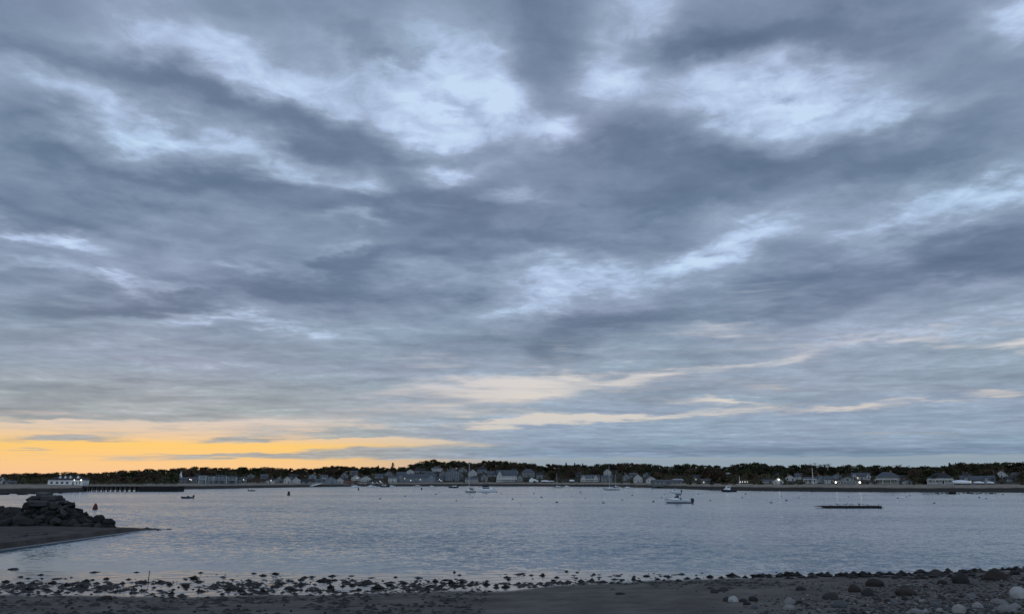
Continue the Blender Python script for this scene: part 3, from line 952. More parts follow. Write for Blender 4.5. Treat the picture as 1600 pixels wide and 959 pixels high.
    if 'P' in ex:
        a = MB()
        n = max(3, int(w / 3.5))
        for k in range(n + 1):
            x = -w / 2 + k * w / n
            a.box(x - .1, x + .1, y0 - 2.4, y0 - 2.2, -1.2, 2.75)
        a.box(-w / 2 - .2, w / 2 + .2, y0 - 2.5, y0 - .004, .35, .5)
        a.box(-w / 2 - .3, w / 2 + .3, y0 - 2.7, y0 - .004, 2.75, 3.0)
        a.build('porch', M_TRIM, r)
    if typ in 'GSH' and R.random() < .5 and wpx > 8 or 'C' in ex:
        c = MB(); cx = R.choice((-1, 1)) * w * .16
        c.box(cx - .45, cx + .45, dd * .5 - .45, dd * .5 + .45, hw + hr * .45, hw + hr + 1.0)
        c.build('chimney', pbr('chimney_brick', (.20, .10, .08), .85, .25, 2), roof)
    nl = ex.count('L')
    for k in range(nl):
        lamp(r, (-w * .3 + k * w * .6 / max(1, nl - 1)) if nl > 1 else w * .12, y0 - .75, min(hw * .75, 2.8) + (.4 if nl < 3 else 0), .25 if nl < 3 else .2)
    if 'T' in ex: lamp(r, .3, y0 - .8, hw + hr * .45, .48)
    if 'E' in ex:
        for s in (-1, 1): lamp(r, s * (w / 2 + .1), y0 - .9, hw * .62, .55)
    HOUSE_AT.append((px, wpx, D, y))
    return r


for h in HOUSES: make_house(*h)

# ---------------------------------------------------------------- church with a white spire
D, z = on_land(282, 752.5)
u = row_scale(D)
r = tag(empty('church', (at_far(282, D).x, D, z - .1), .25), 'small white church with a slender pointed spire behind the end of the pier', 'church')
a, b = gable_block(6 * u, 1.0, 12, 4.4 * u, 2 * u)
a.build('wall', MATS['clapboard_white'], r); b.build('roof', MATS['shingle_slate'], r)
m = MB(); s = 1.35
m.box(-s, s, -1.6, .998, -1.2, 7.6 * u)
tower = m.build('tower', M_PAV, r)
m = MB()
m.box(-s - .15, s + .15, -1.75, 1.15, 7.6 * u, 7.6 * u + .3)
m.add([(-1.1, -1.4, 7.6 * u + .3), (1.1, -1.4, 7.6 * u + .3), (1.1, .8, 7.6 * u + .3), (-1.1, .8, 7.6 * u + .3), (0, -.3, 17 * u)], [(3, 2, 1, 0), (0, 1, 4), (1, 2, 4), (2, 3, 4), (3, 0, 4)])
m.build('spire', M_PAV, tower)
window(tower, 0, -1.63, 5.2 * u, 1.0, 1.6)
m = MB(); m.box(-.6, .6, -1.66, -1.57, 0, 2.3); m.build('door', MATS['shingle_dark'], r)
lamp(r, 0, -2.0, 3.2, .3)
HOUSE_AT.append((282, 8, D, 752.5))

# ---------------------------------------------------------------- pier with its long white pavilion
PD = -EYE / ((sp + (479.5 - 767.3) / FPX * cp) / (cp - (479.5 - 767.3) / FPX * sp))    # depth of the pile feet
PU = row_scale(PD)
ZD = z_at(758.6, PD)
X = lambda px: at_far(px, PD).x
M_PILE = pbr('dark_piling', (.022, .020, .018), .9, .3, 1.5)
M_DECK = pbr('weathered_deck', (.12, .105, .09), .9, .25, 1.2)
M_CONC = pbr('stained_bulkhead', (.020, .020, .020), .9, .3, .8)
pier = tag(empty('pier', (X(170), PD, 0)), 'long timber pier on dark piles ending in a solid dark wall', 'pier')
ox = X(170)
m = MB(); m.box(X(42) - ox, X(279.5) - ox, 0, 9, ZD - .45, ZD); m.build('deck', M_DECK, pier)
m = MB(); m.box(X(217) - ox, X(279) - ox, .15, 8.8, -1.5, ZD - .45)
for k in range(14):
    q = X(217.3 + k * 4.7) - ox; m.box(q, q + .45, -.12, .148, -1.5, ZD - .5)
m.build('bulkhead', M_CONC, pier)
m = MB()
for k in range(42):
    q = X(131 + k * 3.6) - ox
    m.box(q - .07, q + .07, .1, .24, ZD, ZD + 1.1)
for h_ in (.45, .8, 1.1): m.box(X(130) - ox, X(279) - ox, .12, .22, ZD + h_ - .05, ZD + h_ + .05)
m.build('railing', pbr('grey_rail', (.20, .19, .17), .8, .2, 1), pier)
pm = MB(); pm.tube((0, .5, -2), (0, .5, ZD - .45), .36, .34, 8); pm.tube((0, 7.5, -2), (0, 7.5, ZD - .45), .36, .34, 8)
pm.tube((0, .5, ZD - .8), (0, 7.5, ZD - .8), .16, .16, 6)
pme = pm.mesh('piling', M_PILE)
for k in range(22): link('piling', pme, pier, (X(58 + k * 7.4) - ox, 0, 0))
for px_ in (196, 250):
    m = MB(); m.tube((X(px_) - ox, 1, ZD), (X(px_) - ox, 1, ZD + 4.2), .08, .06, 6)
    q = m.build('light_pole', M_PILE, pier)
    m = MB(); m.box(X(px_) - ox - .25, X(px_) - ox + .25, .6, 1.1, ZD + 4.2, ZD + 4.4); m.build('lamp_head', M_PILE, q)

pav = tag(empty('pavilion', (X(100.5), PD, ZD + .004)), 'long low white pavilion on the pier with a dark dormered roof and two lit lamps', 'building')
w = 54 * PU; hw = 9.2 * PU
m = MB(); m.box(-w / 2, w / 2, 1, 8, 0, hw); m.build('wall', M_PAV, pav)
m = MB(); ov = .5
A = [(-w / 2 - ov, 1 - ov, hw), (w / 2 + ov, 1 - ov, hw), (w / 2 + ov, 8 + ov, hw), (-w / 2 - ov, 8 + ov, hw), (-w * .32, 4.5, hw + 5.6 * PU), (w * .32, 4.5, hw + 5.6 * PU)]
m.add(A, [(3, 2, 1, 0), (0, 1, 5, 4), (1, 2, 5), (2, 3, 4, 5), (3, 0, 4)])
proof = m.build('roof', MATS['shingle_dark'], pav)
for px_ in (90, 98, 106, 118):
    a, b = gable_block(3.4 * PU, 2.1, 4.4, 1.0, .7, .1)
    q = a.build('dormer', M_PAV, proof); q.location = (X(px_) - X(100.5), 0, hw + 2.2 * PU)
    b.build('dormer_roof', MATS['shingle_dark'], q)
for px_ in (79.5, 88, 96, 104): window(pav, X(px_) - X(100.5), .97, hw * .52, 1.75, 1.5)
for px_ in (119, 123.5): window(pav, X(px_) - X(100.5), .97, hw * .5, .9, 1.7)
m = MB(); m.box(-.5, .5, -.05, .03, 0, 2.2); m.build('door', MATS['clapboard_grey'], pav).location = (X(113) - X(100.5), .97, .02)
for px_, r_ in ((115.7, .24), (126.3, .32)): lamp(pav, X(px_) - X(100.5), .25, hw - .1, r_)

# ---------------------------------------------------------------- trees
def leaf_mat(name, col):
    return pbr(name, col, .95, .45, 1.1, spec=.05, obj_var=.35)


M_BARK = pbr('bark', (.045, .036, .028), .95, .3, 3, spec=.1)
LEAF = [leaf_mat('leaf_green', (.048, .054, .030)), leaf_mat('leaf_olive', (.060, .055, .032)), leaf_mat('leaf_russet', (.076, .056, .040)), leaf_mat('needle_dark', (.026, .036, .026))]


def limb(m, p, d, ln, r, depth, tips, rng, mi=0, spread=.55, up=.25):
    e = p + d * ln
    m.tube(p, e, r, r * .68, 5 if depth > 1 else 4, mi, caps=False)
    if depth == 0:
        tips.append(e); return
    for k in range(rng.choice((2, 3, 3))):
        a = Vector((rng.gauss(0, 1), rng.gauss(0, 1), rng.gauss(up, .7))).normalized()
        q = (d * (1 - spread) + a * spread).normalized()
        limb(m, p + d * ln * rng.uniform(.7, 1.0), q, ln * rng.uniform(.6, .85), r * .62, depth - 1, tips, rng, mi, spread, up)


def leaves(m, c, rr, n, size, rng, mi, squash=.75):
    for _ in range(n):
        v = Vector((rng.gauss(0, 1), rng.gauss(0, 1), rng.gauss(0, 1)))
        v = v.normalized() * (rng.random() ** .4) * rr
        v.z *= squash
        p = c + v
        a = Vector((rng.gauss(0, 1), rng.gauss(0, 1), rng.gauss(0, 1))).normalized()
        b = a.orthogonal().normalized()
        t = a.cross(b)
        s = size * rng.uniform(.6, 1.3)
        m.add([p + b * s, p + t * s * .7, p - b * s, p - t * s * .7], [(0, 1, 2, 3)], mi)


def broadleaf(seed, mat, h=10.0, w=9.0, n_clump=22, bare=False):
    """unit tree about h tall and w wide: trunk with limbs, crown of leaf clumps"""
    rng = random.Random(seed)
    tm, cm = MB(), MB()
    tips = []
    th = h * .28
    tm.tube((0, 0, -.8), (0, 0, th), h * .032, h * .024, 7)
    for k in range(5):
        a = k * 2 * math.pi / 5 + rng.uniform(-.4, .4)
        limb(tm, Vector((0, 0, th * rng.uniform(.75, 1.0))), Vector((math.cos(a) * .75, math.sin(a) * .75, rng.uniform(.6, 1.2))).normalized(), h * .22, h * .014, 3 if bare else 2, tips, rng, 0, .5, .5)
    if bare: return tm, tips
    for k in range(n_clump):
        a = rng.uniform(0, 2 * math.pi); q = math.sqrt(rng.random())
        zz = rng.uniform(.16, .97)
        env = math.sqrt(max(.12, 1 - ((zz - .42) / .60) ** 2))
        c = Vector((math.cos(a) * q * w * .42 * env, math.sin(a) * q * w * .42 * env, h * zz - .6))
        rr = w * rng.uniform(.12, .21)
        c.z = min(c.z, h - rr * .7)
        leaves(cm, c, rr, 60, .44, rng, 0)
    return tm, cm


def conifer(seed, h=12.0, w=5.0):
    rng = random.Random(seed)
    tm, cm = MB(), MB()
    tm.tube((0, 0, -.8), (0, 0, h * .97), h * .022, .03, 6)
    for k in range(26):
        z_ = h * (.16 + .82 * k / 26)
        rr = w * .5 * (1 - (z_ / h)) ** .8 + .12
        for j in range(5):
            a = rng.uniform(0, 6.28)
            d_ = Vector((math.cos(a), math.sin(a), -.18))
            for i in range(6):
                p = Vector((0, 0, z_)) + d_ * rr * rng.uniform(.15, 1.05)
                b = Vector((rng.gauss(0, 1), rng.gauss(0, 1), rng.gauss(0, .6))).normalized(); t = b.orthogonal().normalized()
                s = rng.uniform(.22, .42)
                cm.add([p + b * s, p + t * s * .7, p - b * s, p - t * s * .7], [(0, 1, 2, 3)])
    return tm, cm


PROTO = []      # (trunk mesh, crown mesh, native height, native width, label start, name)
for i, (kind, sd_, mt, h_, w_, nm, lb) in enumerate([
        ('b', 11, 0, 10, 10, 'broadleaf_tree', 'broad dark green tree'), ('b', 12, 2, 10, 11, 'broadleaf_tree', 'broad russet brown tree'),
        ('b', 13, 1, 10, 8, 'broadleaf_tree', 'rounded olive tree'), ('b', 14, 0, 10, 12, 'broadleaf_tree', 'wide spreading dark tree'),
        ('b', 15, 2, 10, 8.5, 'broadleaf_tree', 'rounded russet tree'), ('c', 16, 3, 12, 5, 'conifer_tree', 'pointed dark conifer')]):
    if kind == 'b': t_, c_ = broadleaf(sd_, mt, h_, w_, int(20 + w_ * 1.8))
    else: t_, c_ = conifer(sd_, h_, w_)
    PROTO.append((t_.mesh('trunk', M_BARK), c_.mesh('crown', LEAF[mt]), h_, w_, lb, nm))
ZONES = [(-400, 285, 'on the low wooded ridge behind the pier'), (285, 620, 'on the ridge behind the apartment blocks and left hand village'),
         (620, 850, 'on the high ridge above the long hotel'), (850, 1070, 'on the ridge behind the two sailboat masts'),
         (1070, 1245, 'on the ridge behind the dark hulled boat'), (1245, 2400, 'on the ridge behind the right beach houses')]


def zone(px): return next(z_ for a, b, z_ in ZONES if a <= px < b)


def tree(px, D, k, top_row=None, height=None, label=None, group=None, wf=None):
    t_, c_, h_, w_, lb, nm = PROTO[k]
    p = at_far(px, D)
    gz = land_z_at(px, D) - .2
    if top_row is not None: height = max(4.0, z_at(top_row, D) - gz)
    s = height / h_
    sw = s * (wf or R.uniform(1.05, 1.6))
    r = empty(nm, (p.x, p.y, gz), R.uniform(0, 6.28))
    r.scale = (sw, sw, s)
    link('trunk', t_, r); link('crown', c_, r)
    tag(r, label or f'{lb} {zone(px)}', 'tree', group or f'{lb}s {zone(px)}')
    return sw * w_


def blocked(px, wpx, D, top):
    """would this tree stand in front of a house?"""
    return any(abs(px - hx) < (wpx + hw_) / 2 - 1 and D < hd + 6 and top < hy + 1 for hx, hw_, hd, hy in HOUSE_AT)


n_sky = n_slope = 0
px = -30.0
while px < 1635:
    D = ridge_D(px) + R.uniform(-30, 15)
    k = R.choices((0, 1, 2, 3, 4), (4, 3, 2, 3, 2))[0]
    top = ip(px, SKYLINE) + abs(R.gauss(0, 1.3)) - 1.0
    ww = tree(px, D, k, top_row=top)
    px += ww / row_scale(D) * .52
    n_sky += 1
tries = 0
while n_slope < 160 and tries < 4000:
    tries += 1
    px = R.uniform(-20, 1625)
    rb = ip(px, RIDGE_BACK)
    D = shore_D(px) + R.uniform(.2, .86) * rb
    h_ = R.uniform(6.0, 10.5)
    gz = land_z_at(px, D)
    top_z = gz + h_
    u = row_scale(D)
    rows = 750 - (top_z - EYE) / u
    if rows < ip(px, SKYLINE) + 2.5: continue
    if blocked(px, h_ * .95 / u, D, rows): continue
    if D < PD + 40 and px < 285: continue
    tree(px, D, R.choices((0, 1, 2, 3, 4, 5), (3, 4, 3, 2, 4, 1))[0], height=h_)
    n_slope += 1
# distinct trees
for px, top, lbl in ((613, 721.5, 'tall narrow lone tree standing above the ridge left of the hotel'), (885, 721.5, 'pointed conifer tip, leftmost of the three above the ridge'),
                     (898.5, 721.8, 'pointed conifer tip in the middle of the three above the ridge'), (911, 722.8, 'small pointed conifer, rightmost of the three above the ridge'),
                     (1487, 721.5, 'pointed conifer above the roof of the white porch house'), (590, 726, 'narrow tree tip left of the tall lone tree')):
    tree(px, ridge_D(px) - 20, 5, top_row=top, label=lbl, group='pointed trees breaking the skyline', wf=1.15 if px > 800 else 1.5)
BARE, _tips = broadleaf(21, 0, 10, 9, bare=True)
BARE2, _tips2 = broadleaf(22, 0, 10, 9, bare=True)
for px, top, w_, sd_, lbl in ((1276, 719.5, 1.5, 0, 'large bare tree with wispy branches left of the flagpole top'), (1292, 721, 1.3, 1, 'bare tree with wispy branches right of the flagpole'),
                              (1405, 722.5, 1.0, 1, 'bare tree standing above the big cream hip roofed house'), (1424, 724, 1.0, 0, 'bare wispy tree left of the white porch house'),
                              (1122, 724.5, 1.0, 0, 'bare tree above the ridge left of the dark hulled boat'), (470, 729.5, 1.1, 1, 'bare tree tips above the left hand village')):
    D = ridge_D(px) - 15
    gz = land_z_at(px, D)
    h_ = z_at(top, D) - gz
    p = at_far(px, D)
    r = empty('bare_tree', (p.x, p.y, gz), sd_ * 1.3)
    r.scale = (h_ / 10 * w_, h_ / 10 * w_, h_ / 9.2)
    tag(r, lbl, 'tree')
    tr, tp = (BARE, _tips) if sd_ == 0 else (BARE2, _tips2)
    tr.build('trunk', M_BARK, r)
    rng = random.Random(px)
    tw = MB()
    for t_ in tp:
        for k in range(7):
            d_ = Vector((rng.gauss(0, .7), rng.gauss(0, .7), rng.uniform(.1, 1))).normalized()
            tw.tube(t_, t_ + d_ * rng.uniform(.5, 1.3), .035, .012, 3, 0, caps=False)
    tw.build('twigs', M_BARK, r)

# the far wood behind the front rank of trees reads as one mass
wd = MB(); rng = random.Random(9)
for _ in range(2600):
    px = rng.uniform(-80, 1700)
    D = ridge_D(px) + rng.uniform(0, 45)
    p = at_far(px, D)
    gz = land_z_at(px, D)
    tz = z_at(ip(px, SKYLINE) + 2.6 + 1.2 * nz(px * .11, 5.5), D)
    h_ = rng.uniform(.25, 1.0) * (tz - gz)
    leaves(wd, Vector((p.x, p.y, gz + h_ - 1.0)), rng.uniform(1.0, 2.0), 16, .6, rng, rng.choice((0, 0, 1, 2)), .8)
tag(wd.build('distant_wood', LEAF[:3]), 'dark continuous wood along the ridge behind the nearest trees', 'wood', kind='stuff')

# undergrowth that fills the slopes between the trees: nobody could count it
wd = MB(); rng = random.Random(5)
for _ in range(5200):
    px = rng.uniform(-60, 1680)
    rb = ip(px, RIDGE_BACK)
    off = rng.uniform(34, rb + 25)
    D = shore_D(px) + off
    if px < 285 and D < PD + 30: continue
    p = at_far(px, D)
    h_ = rng.uniform(1.0, 4.5) if off > 60 else rng.uniform(.4, 1.4)
    gz = land_z_at(px, D)
    u = row_scale(D)
    if blocked(px, 4, D, 750 - (gz + h_ + 1 - EYE) / u): continue
    leaves(wd, Vector((p.x, p.y, gz + h_ * .5)), h_ * .75 + .5, 12, .8, rng, rng.choice((0, 1, 1, 2)), .8)
tag(wd.build('undergrowth', LEAF[:3]), 'dark brown and green undergrowth covering the slopes between the trees', 'undergrowth', kind='stuff')

# ---------------------------------------------------------------- boats
M_GEL = pbr('white_gelcoat', (.78, .79, .80), .3, .05, .8, spec=.5)
M_CREAM = pbr('cream_gelcoat', (.50, .48, .44), .3, .05, .8, spec=.5)
M_NAVY = pbr('dark_hull_paint', (.014, .018, .028), .3, .15, .8, spec=.5)
M_BOTTOM = pbr('bottom_paint', (.012, .016, .035), .7, .2, 1)
M_STRIPE = pbr('grey_hull_stripe', (.13, .16, .20), .4, .1, 1)
M_CANVAS = pbr('grey_canvas', (.20, .22, .26), .85, .12, 2)
M_DCANVAS = pbr('dark_blue_canvas', (.020, .028, .055), .85, .2, 2)
M_SMOKE = pbr('tinted_windscreen', (.03, .045, .055), .06, .2, .5, spec=.6)
M_ALU = pbr('aluminium_spar', (.42, .44, .47), .4, .1, 1, metal=.6)
M_BLACK = pbr('black_cowling', (.010, .011, .014), .3, .2, 1, spec=.5)
M_WIRE = pbr('steel_rigging', (.25, .26, .28), .4, .1, 1, metal=.7)


def hull_mb(L, B, H, draft=.35, bow_rise=.35, stern=.82, flare=.8, n=14, zw=.10):
    """hull pointing to -x; slots: 0 topsides, 1 bottom, 2 rub stripe, 3 deck"""
    m = MB()
    rows = []
    for i in range(n + 1):
        t = i / n
        x = -L / 2 + L * t
        hb = B / 2 * (1 - (1 - min(1, t / .55)) ** 2.1) * (1 - (1 - stern) * max(0, (t - .6) / .4) ** 1.5) + .015
        zt = H * (1 + bow_rise * (1 - t) ** 1.8)
        zk = -draft * min(1, (t / .18)) ** .6
        if t < .12: zk = zk * 0 + (H * .55) * (1 - t / .12) ** 1.2 - draft * (t / .12) ** .5
        row = []
        ch = hb * (flare + (1 - flare) * t * .6)
        for s in (1, -1):
            pts = [(x, 0, zk), (x, s * ch * .80, max(zk, min(max(zk, -.05), zw))), (x, s * ch * .93, max(zk + .02, zw)), (x, s * hb * .985, zt * .72 + .02), (x, s * hb, zt * .84), (x, s * hb * .99, zt)]
            if t < .3: pts = [(px_ + L * .07 * max(0, 1 - max(pz_, 0) / zt) * (1 - t / .3), py_, pz_) for px_, py_, pz_ in pts]      # raked stem
            row.append(pts)
        rows.append(row)
    for si, s in enumerate((1, -1)):
        vs = [p for row in rows for p in row[si]]
        for j, mi in ((0, 1), (1, 1), (2, 0), (3, 2), (4, 0)):
            fs = []
            for i in range(n):
                a, b, c, d = i * 6 + j, i * 6 + j + 1, (i + 1) * 6 + j + 1, (i + 1) * 6 + j
                fs.append((a, d, c, b) if s > 0 else (a, b, c, d))
            m.add(vs, fs, mi)
    dk = []
    for row in rows:
        dk += [tuple(Vector(row[0][5]) - Vector((0, .02, .06))), tuple(Vector(row[1][5]) - Vector((0, -.02, .06)))]
    m.add(dk, [(2 * i, 2 * i + 1, 2 * i + 3, 2 * i + 2) for i in range(n)], 3)
    tr = rows[-1]
    m.add(tr[0] + tr[1][1:], [(0, 1, 2, 3, 4, 5, 10, 9, 8, 7, 6)], 0)
    return m


def sheer(L, H, x, rise=.35):
    t = (x + L / 2) / L
    return H * (1 + rise * (1 - t) ** 1.8)


def boat_root(name, px, row, yaw, label, cat='boat', group=None):
    p = at(px, row)
    D = p.y
    r = empty(name, (p.x, p.y, 0), math.atan2(-p.x, p.y) + yaw)
    tag(r, label, cat, group)
    return r, D


def outboard(parent, x, y, z, s=1.0, name='outboard_motor'):
    m = MB()
    m.extrude_y([(x - .05 * s, z + .1 * s), (x + .5 * s, z - .05 * s), (x + .62 * s, z + .45 * s), (x + .45 * s, z + .78 * s), (x + .05 * s, z + .85 * s), (x - .18 * s, z + .6 * s)], y - .24 * s, y + .24 * s)
    m.extrude_y([(x + .1 * s, z - .75 * s), (x + .38 * s, z - .75 * s), (x + .42 * s, z + .1 * s), (x + .0, z + .1 * s)], y - .09 * s, y + .09 * s)
    m.box(x - .3 * s, x + .05 * s, y - .15 * s, y + .15 * s, z - .12 * s, z + .02 * s)
    m.extrude_y([(x - .02, z - .78 * s), (x + .65 * s, z - .82 * s), (x + .65 * s, z - .72 * s), (x - .02, z - .72 * s)], y - .2 * s, y + .2 * s)
    return m.build(name, M_BLACK, parent)


# the white boat with the hard top and outboard, nearest of all
r, D = boat_root('motor_boat', 1058.5, 785.4, .10, 'white outboard boat with canvas enclosed hard top, moored nearest to the beach', 'boat')
u = D * cp / FPX
L = 40 * u; H = 4.8 * u
hull_mb(L, 2.6, H, .4, .55, zw=.27).build('hull', [M_GEL, M_BOTTOM, pbr('slate_sheer_stripe', (.06, .075, .10), .4, .1, 1), M_GEL], r)
c0, c1 = -L * .20, L * .03
m = MB()
m.add([(-L * .38, 0, sheer(L, H, -L * .38, .55)), (-L * .22, -.8, H * 1.12), (L * .02, -.95, H * .98), (L * .02, .95, H * .98), (-L * .22, .8, H * 1.12),
       (-L * .30, 0, H * 1.48), (-L * .17, -.6, H * 1.55), (L * .02, -.8, H * 1.5), (L * .02, .8, H * 1.5), (-L * .17, .6, H * 1.55)],
      [(0, 1, 6, 5), (1, 2, 7, 6), (2, 3, 8, 7), (3, 4, 9, 8), (4, 0, 5, 9), (5, 6, 9), (6, 7, 8, 9)])
m.build('cuddy_cabin', M_GEL, r)
m = MB()
m.add([(-L * .155, -.62, H * 1.56), (-L * .155, .62, H * 1.56), (-L * .05, .78, H * 2.35), (-L * .05, -.78, H * 2.35), (L * .05, -.84, H * 2.3), (L * .05, .84, H * 2.3), (L * .06, -.84, H * 1.52), (L * .06, .84, H * 1.52)],
      [(0, 3, 2, 1), (0, 6, 4, 3), (1, 2, 5, 7)])
m.build('windscreen', M_SMOKE, r)
m = MB()
for s in (-1, 1):
    m.tube((-L * .05, s * .85, H * 1.5), (-L * .02, s * .85, H * 2.72), .035, n=6); m.tube((L * .14, s * .9, H * .9), (L * .14, s * .85, H * 2.72), .035, n=6)
m.build('top_frame', M_ALU, r)
m = MB(); m.box(-L * .07, L * .17, -1.02, 1.02, H * 2.72, H * 2.86); top = m.build('hard_top', M_DCANVAS, r)
m = MB(); m.box(-L * .045, L * .135, -.86, .86, H * 2.353, H * 2.717); m.build('clear_curtain', pbr('clear_vinyl', (.22, .24, .28), .3, .1, 1), r)
for s in (-.5, .5):
    m = MB(); m.tube((L * .1, s, H * 2.86), (L * .13, s, H * 2.86 + 1.1), .015, .008, 5); m.build('antenna', M_WIRE, top)
m = MB(); m.box(L * .10, L * .16, -.5, .5, H * .9, H * 1.55); m.build('seat', M_DCANVAS, r)
m = MB(); y0 = None
for s in (-1, 1):
    prev = None
    for k in range(8):
        x = -L * .47 + k * L * .04
        hb = 1.3 * (1 - (1 - min(1, (x / L + .5) / .55)) ** 2.1) * .93
        p = Vector((x, s * hb, sheer(L, H, x, .55) + .38))
        m.tube((p.x, p.y, p.z - .42), p, .014, n=5)
        if prev is not None: m.tube(prev, p, .016, n=5)
        prev = p
m.build('bow_rail', M_WIRE, r)
outboard(r, L * .5 + .25, -.38, H * .42, 1.2); outboard(r, L * .5 + .25, .38, H * .42, 1.2)
m = MB(); m.box(L * .5 - .02, L * .5 + .62, -1.0, 1.0, .12, .24); m.build('swim_platform', M_BOTTOM, r)


def cabin_boat(px, row, wpx, yaw, label, hullmat, style='cabin', group=None, cat='boat', name='cabin_boat', canvas=M_DCANVAS):
    r, D = boat_root(name, px, row, yaw, label, cat, group)
    u = D * cp / FPX
    L = wpx * u / max(.35, abs(math.cos(yaw))); B = min(3.8, L * .32); H = max(.8, L * .115)
    hull_mb(L, B, H, .4, .5).build('hull', [hullmat, M_BOTTOM, hullmat, M_GEL], r)
    if style == 'lobster':
        a, b = -L * .22, L * .05
        m = MB(); m.extrude_y([(a - L * .10, H * 1.1), (b, H * .95), (b, H * 1.75), (a - L * .03, H * 1.8)], -B * .34, B * .34); m.build('trunk_cabin', M_GEL, r)
        m = MB(); m.extrude_y([(a + .3, H * 1.75), (b + L * .06, H * .95), (b + L * .06, H * 3.0), (a + .75, H * 3.0)], -B * .36, B * .36); w = m.build('wheelhouse', M_GEL, r)
        m = MB()
        for s in (-1, 1): m.box(a + 1.1, b + L * .03, s * B * .362 - .02, s * B * .362 + .02, H * 2.15, H * 2.8)
        m.build('pane', M_SMOKE, w)
        m = MB(); m.box(a + .4, b + L * .20, -B * .40, B * .40, H * 3.003, H * 3.15); rf = m.build('roof', M_GEL, r)
        m = MB(); m.tube((b, 0, H * 3.15), (b, 0, H * 3.15 + 2.2), .05, .03, 6); m.box(b - .1, b + .5, -.5, .5, H * 3.15 + 1.0, H * 3.15 + 1.12); m.build('mast', M_ALU, rf)
    elif style == 'yacht':
        m = MB(); m.extrude_y([(-L * .33, H * 1.15), (L * .28, H * .95), (L * .28, H * 2.0), (-L * .16, H * 2.05)], -B * .36, B * .36); w = m.build('cabin', M_GEL, r)
        m = MB()
        for s in (-1, 1): m.extrude_y([(-L * .17, H * 1.45), (L * .22, H * 1.4), (L * .22, H * 1.85), (-L * .11, H * 1.88)], s * B * .362 - .02, s * B * .362 + .02)
        m.build('pane', M_SMOKE, w)
        m = MB(); m.extrude_y([(-L * .12, H * 2.003), (L * .22, H * 2.003), (L * .24, H * 2.7), (-L * .05, H * 2.7)], -B * .33, B * .33); fb = m.build('flybridge', canvas, r)
        m = MB(); m.box(-L * .02, L * .20, -B * .34, B * .34, H * 3.75, H * 3.88)
        for s in (-1, 1):
            m.tube((0, s * B * .3, H * 2.7), (0, s * B * .3, H * 3.75), .04, n=6); m.tube((L * .18, s * B * .3, H * 2.7), (L * .18, s * B * .3, H * 3.75), .04, n=6)
        m.build('bimini_top', canvas, r)
        m = MB(); m.tube((L * .05, 0, H * 3.88), (L * .05, 0, H * 3.88 + 2.4), .06, .03, 6); m.tube((L * .05 - .6, 0, H * 3.88 + 1.2), (L * .05 + .6, 0, H * 3.88 + 1.2), .05, n=6); m.build('radar_mast', M_GEL, r)
        m = MB(); m.box(L * .5 - .02, L * .5 + .7, -B * .36, B * .36, .1, .22); m.build('swim_platform', M_GEL, r)
    else:
        m = MB(); m.extrude_y([(-L * .34, H * 1.2), (L * .12, H * .95), (L * .12, H * 1.9), (-L * .14, H * 1.95)], -B * .34, B * .34); w = m.build('cabin', M_GEL, r)
        m = MB()
        for s in (-1, 1): m.box(-L * .12, L * .08, s * B * .342 - .02, s * B * .342 + .02, H * 1.4, H * 1.8)
        m.build('pane', M_SMOKE, w)
        m = MB(); m.box(-L * .06, L * .22, -B * .36, B * .36, H * 2.75, H * 2.88)
        for s in (-1, 1):
            m.tube((-L * .04, s * B * .32, H * 1.9), (-L * .04, s * B * .32, H * 2.75), .035, n=6); m.tube((L * .2, s * B * .34, H * .9), (L * .2, s * B * .34, H * 2.75), .035, n=6)
        m.build('canopy', canvas, r)
        if style == 'outboard': outboard(r, L * .5 + .1, 0, H * .7, 1.1)
    return r


def sailboat(px, row, top_row, Lm, yaw, label, hullmat=M_CREAM):
    r, D = boat_root('sailboat', px, row, yaw, label, 'sailboat', 'sailboats moored with bare masts')
    MH = z_at(top_row, D)
    B = Lm * .30; H = Lm * .095
    hull_mb(Lm, B, H, .5, .32, .6).build('hull', [hullmat, M_BOTTOM, M_STRIPE, M_GEL], r)
    m = MB(); m.extrude_y([(-Lm * .22, H * 1.1), (Lm * .16, H * .95), (Lm * .16, H * 1.55), (-Lm * .12, H * 1.6)], -B * .28, B * .28); c = m.build('cabin', M_GEL, r)
    m = MB()
    for s in (-1, 1):
        for k in range(3): m.box(-Lm * .10 + k * Lm * .08, -Lm * .05 + k * Lm * .08, s * B * .282 - .015, s * B * .282 + .015, H * 1.22, H * 1.42)
    m.build('pane', M_SMOKE, c)
    mx = -Lm * .10
    m = MB(); m.tube((mx, 0, H), (mx, 0, MH), .14, .10, 8)
    for q in (.45, .75): m.tube((mx, -B * .34 * (1.2 - q), H + (MH - H) * q), (mx, B * .34 * (1.2 - q), H + (MH - H) * q), .05, n=5)
    mast = m.build('mast', M_ALU, r)
    m = MB()
    top = (mx, 0, MH - .2)
    m.tube(top, (-Lm * .49, 0, H * 1.4), .022, n=4); m.tube(top, (Lm * .48, 0, H), .022, n=4)
    for s in (-1, 1): m.tube(top, (mx + .2, s * B * .46, H), .022, n=4)
    m.build('rigging', M_WIRE, mast)
    m = MB(); m.tube((mx, 0, H * 2.1), (Lm * .34, 0, H * 2.0), .09, .08, 7); b = m.build('boom', M_ALU, r)
    m = MB(); m.tube((mx + .2, 0, H * 2.1 + .22), (Lm * .33, 0, H * 2.0 + .16), .24, .15, 8); m.build('sail_cover', M_DCANVAS, b)
    m = MB(); m.extrude_y([(Lm * .10, H * 1.5), (Lm * .22, H * 1.2), (Lm * .22, H * 1.9), (Lm * .12, H * 1.95)], -B * .26, B * .26); m.build('spray_hood', M_DCANVAS, r)
    return r


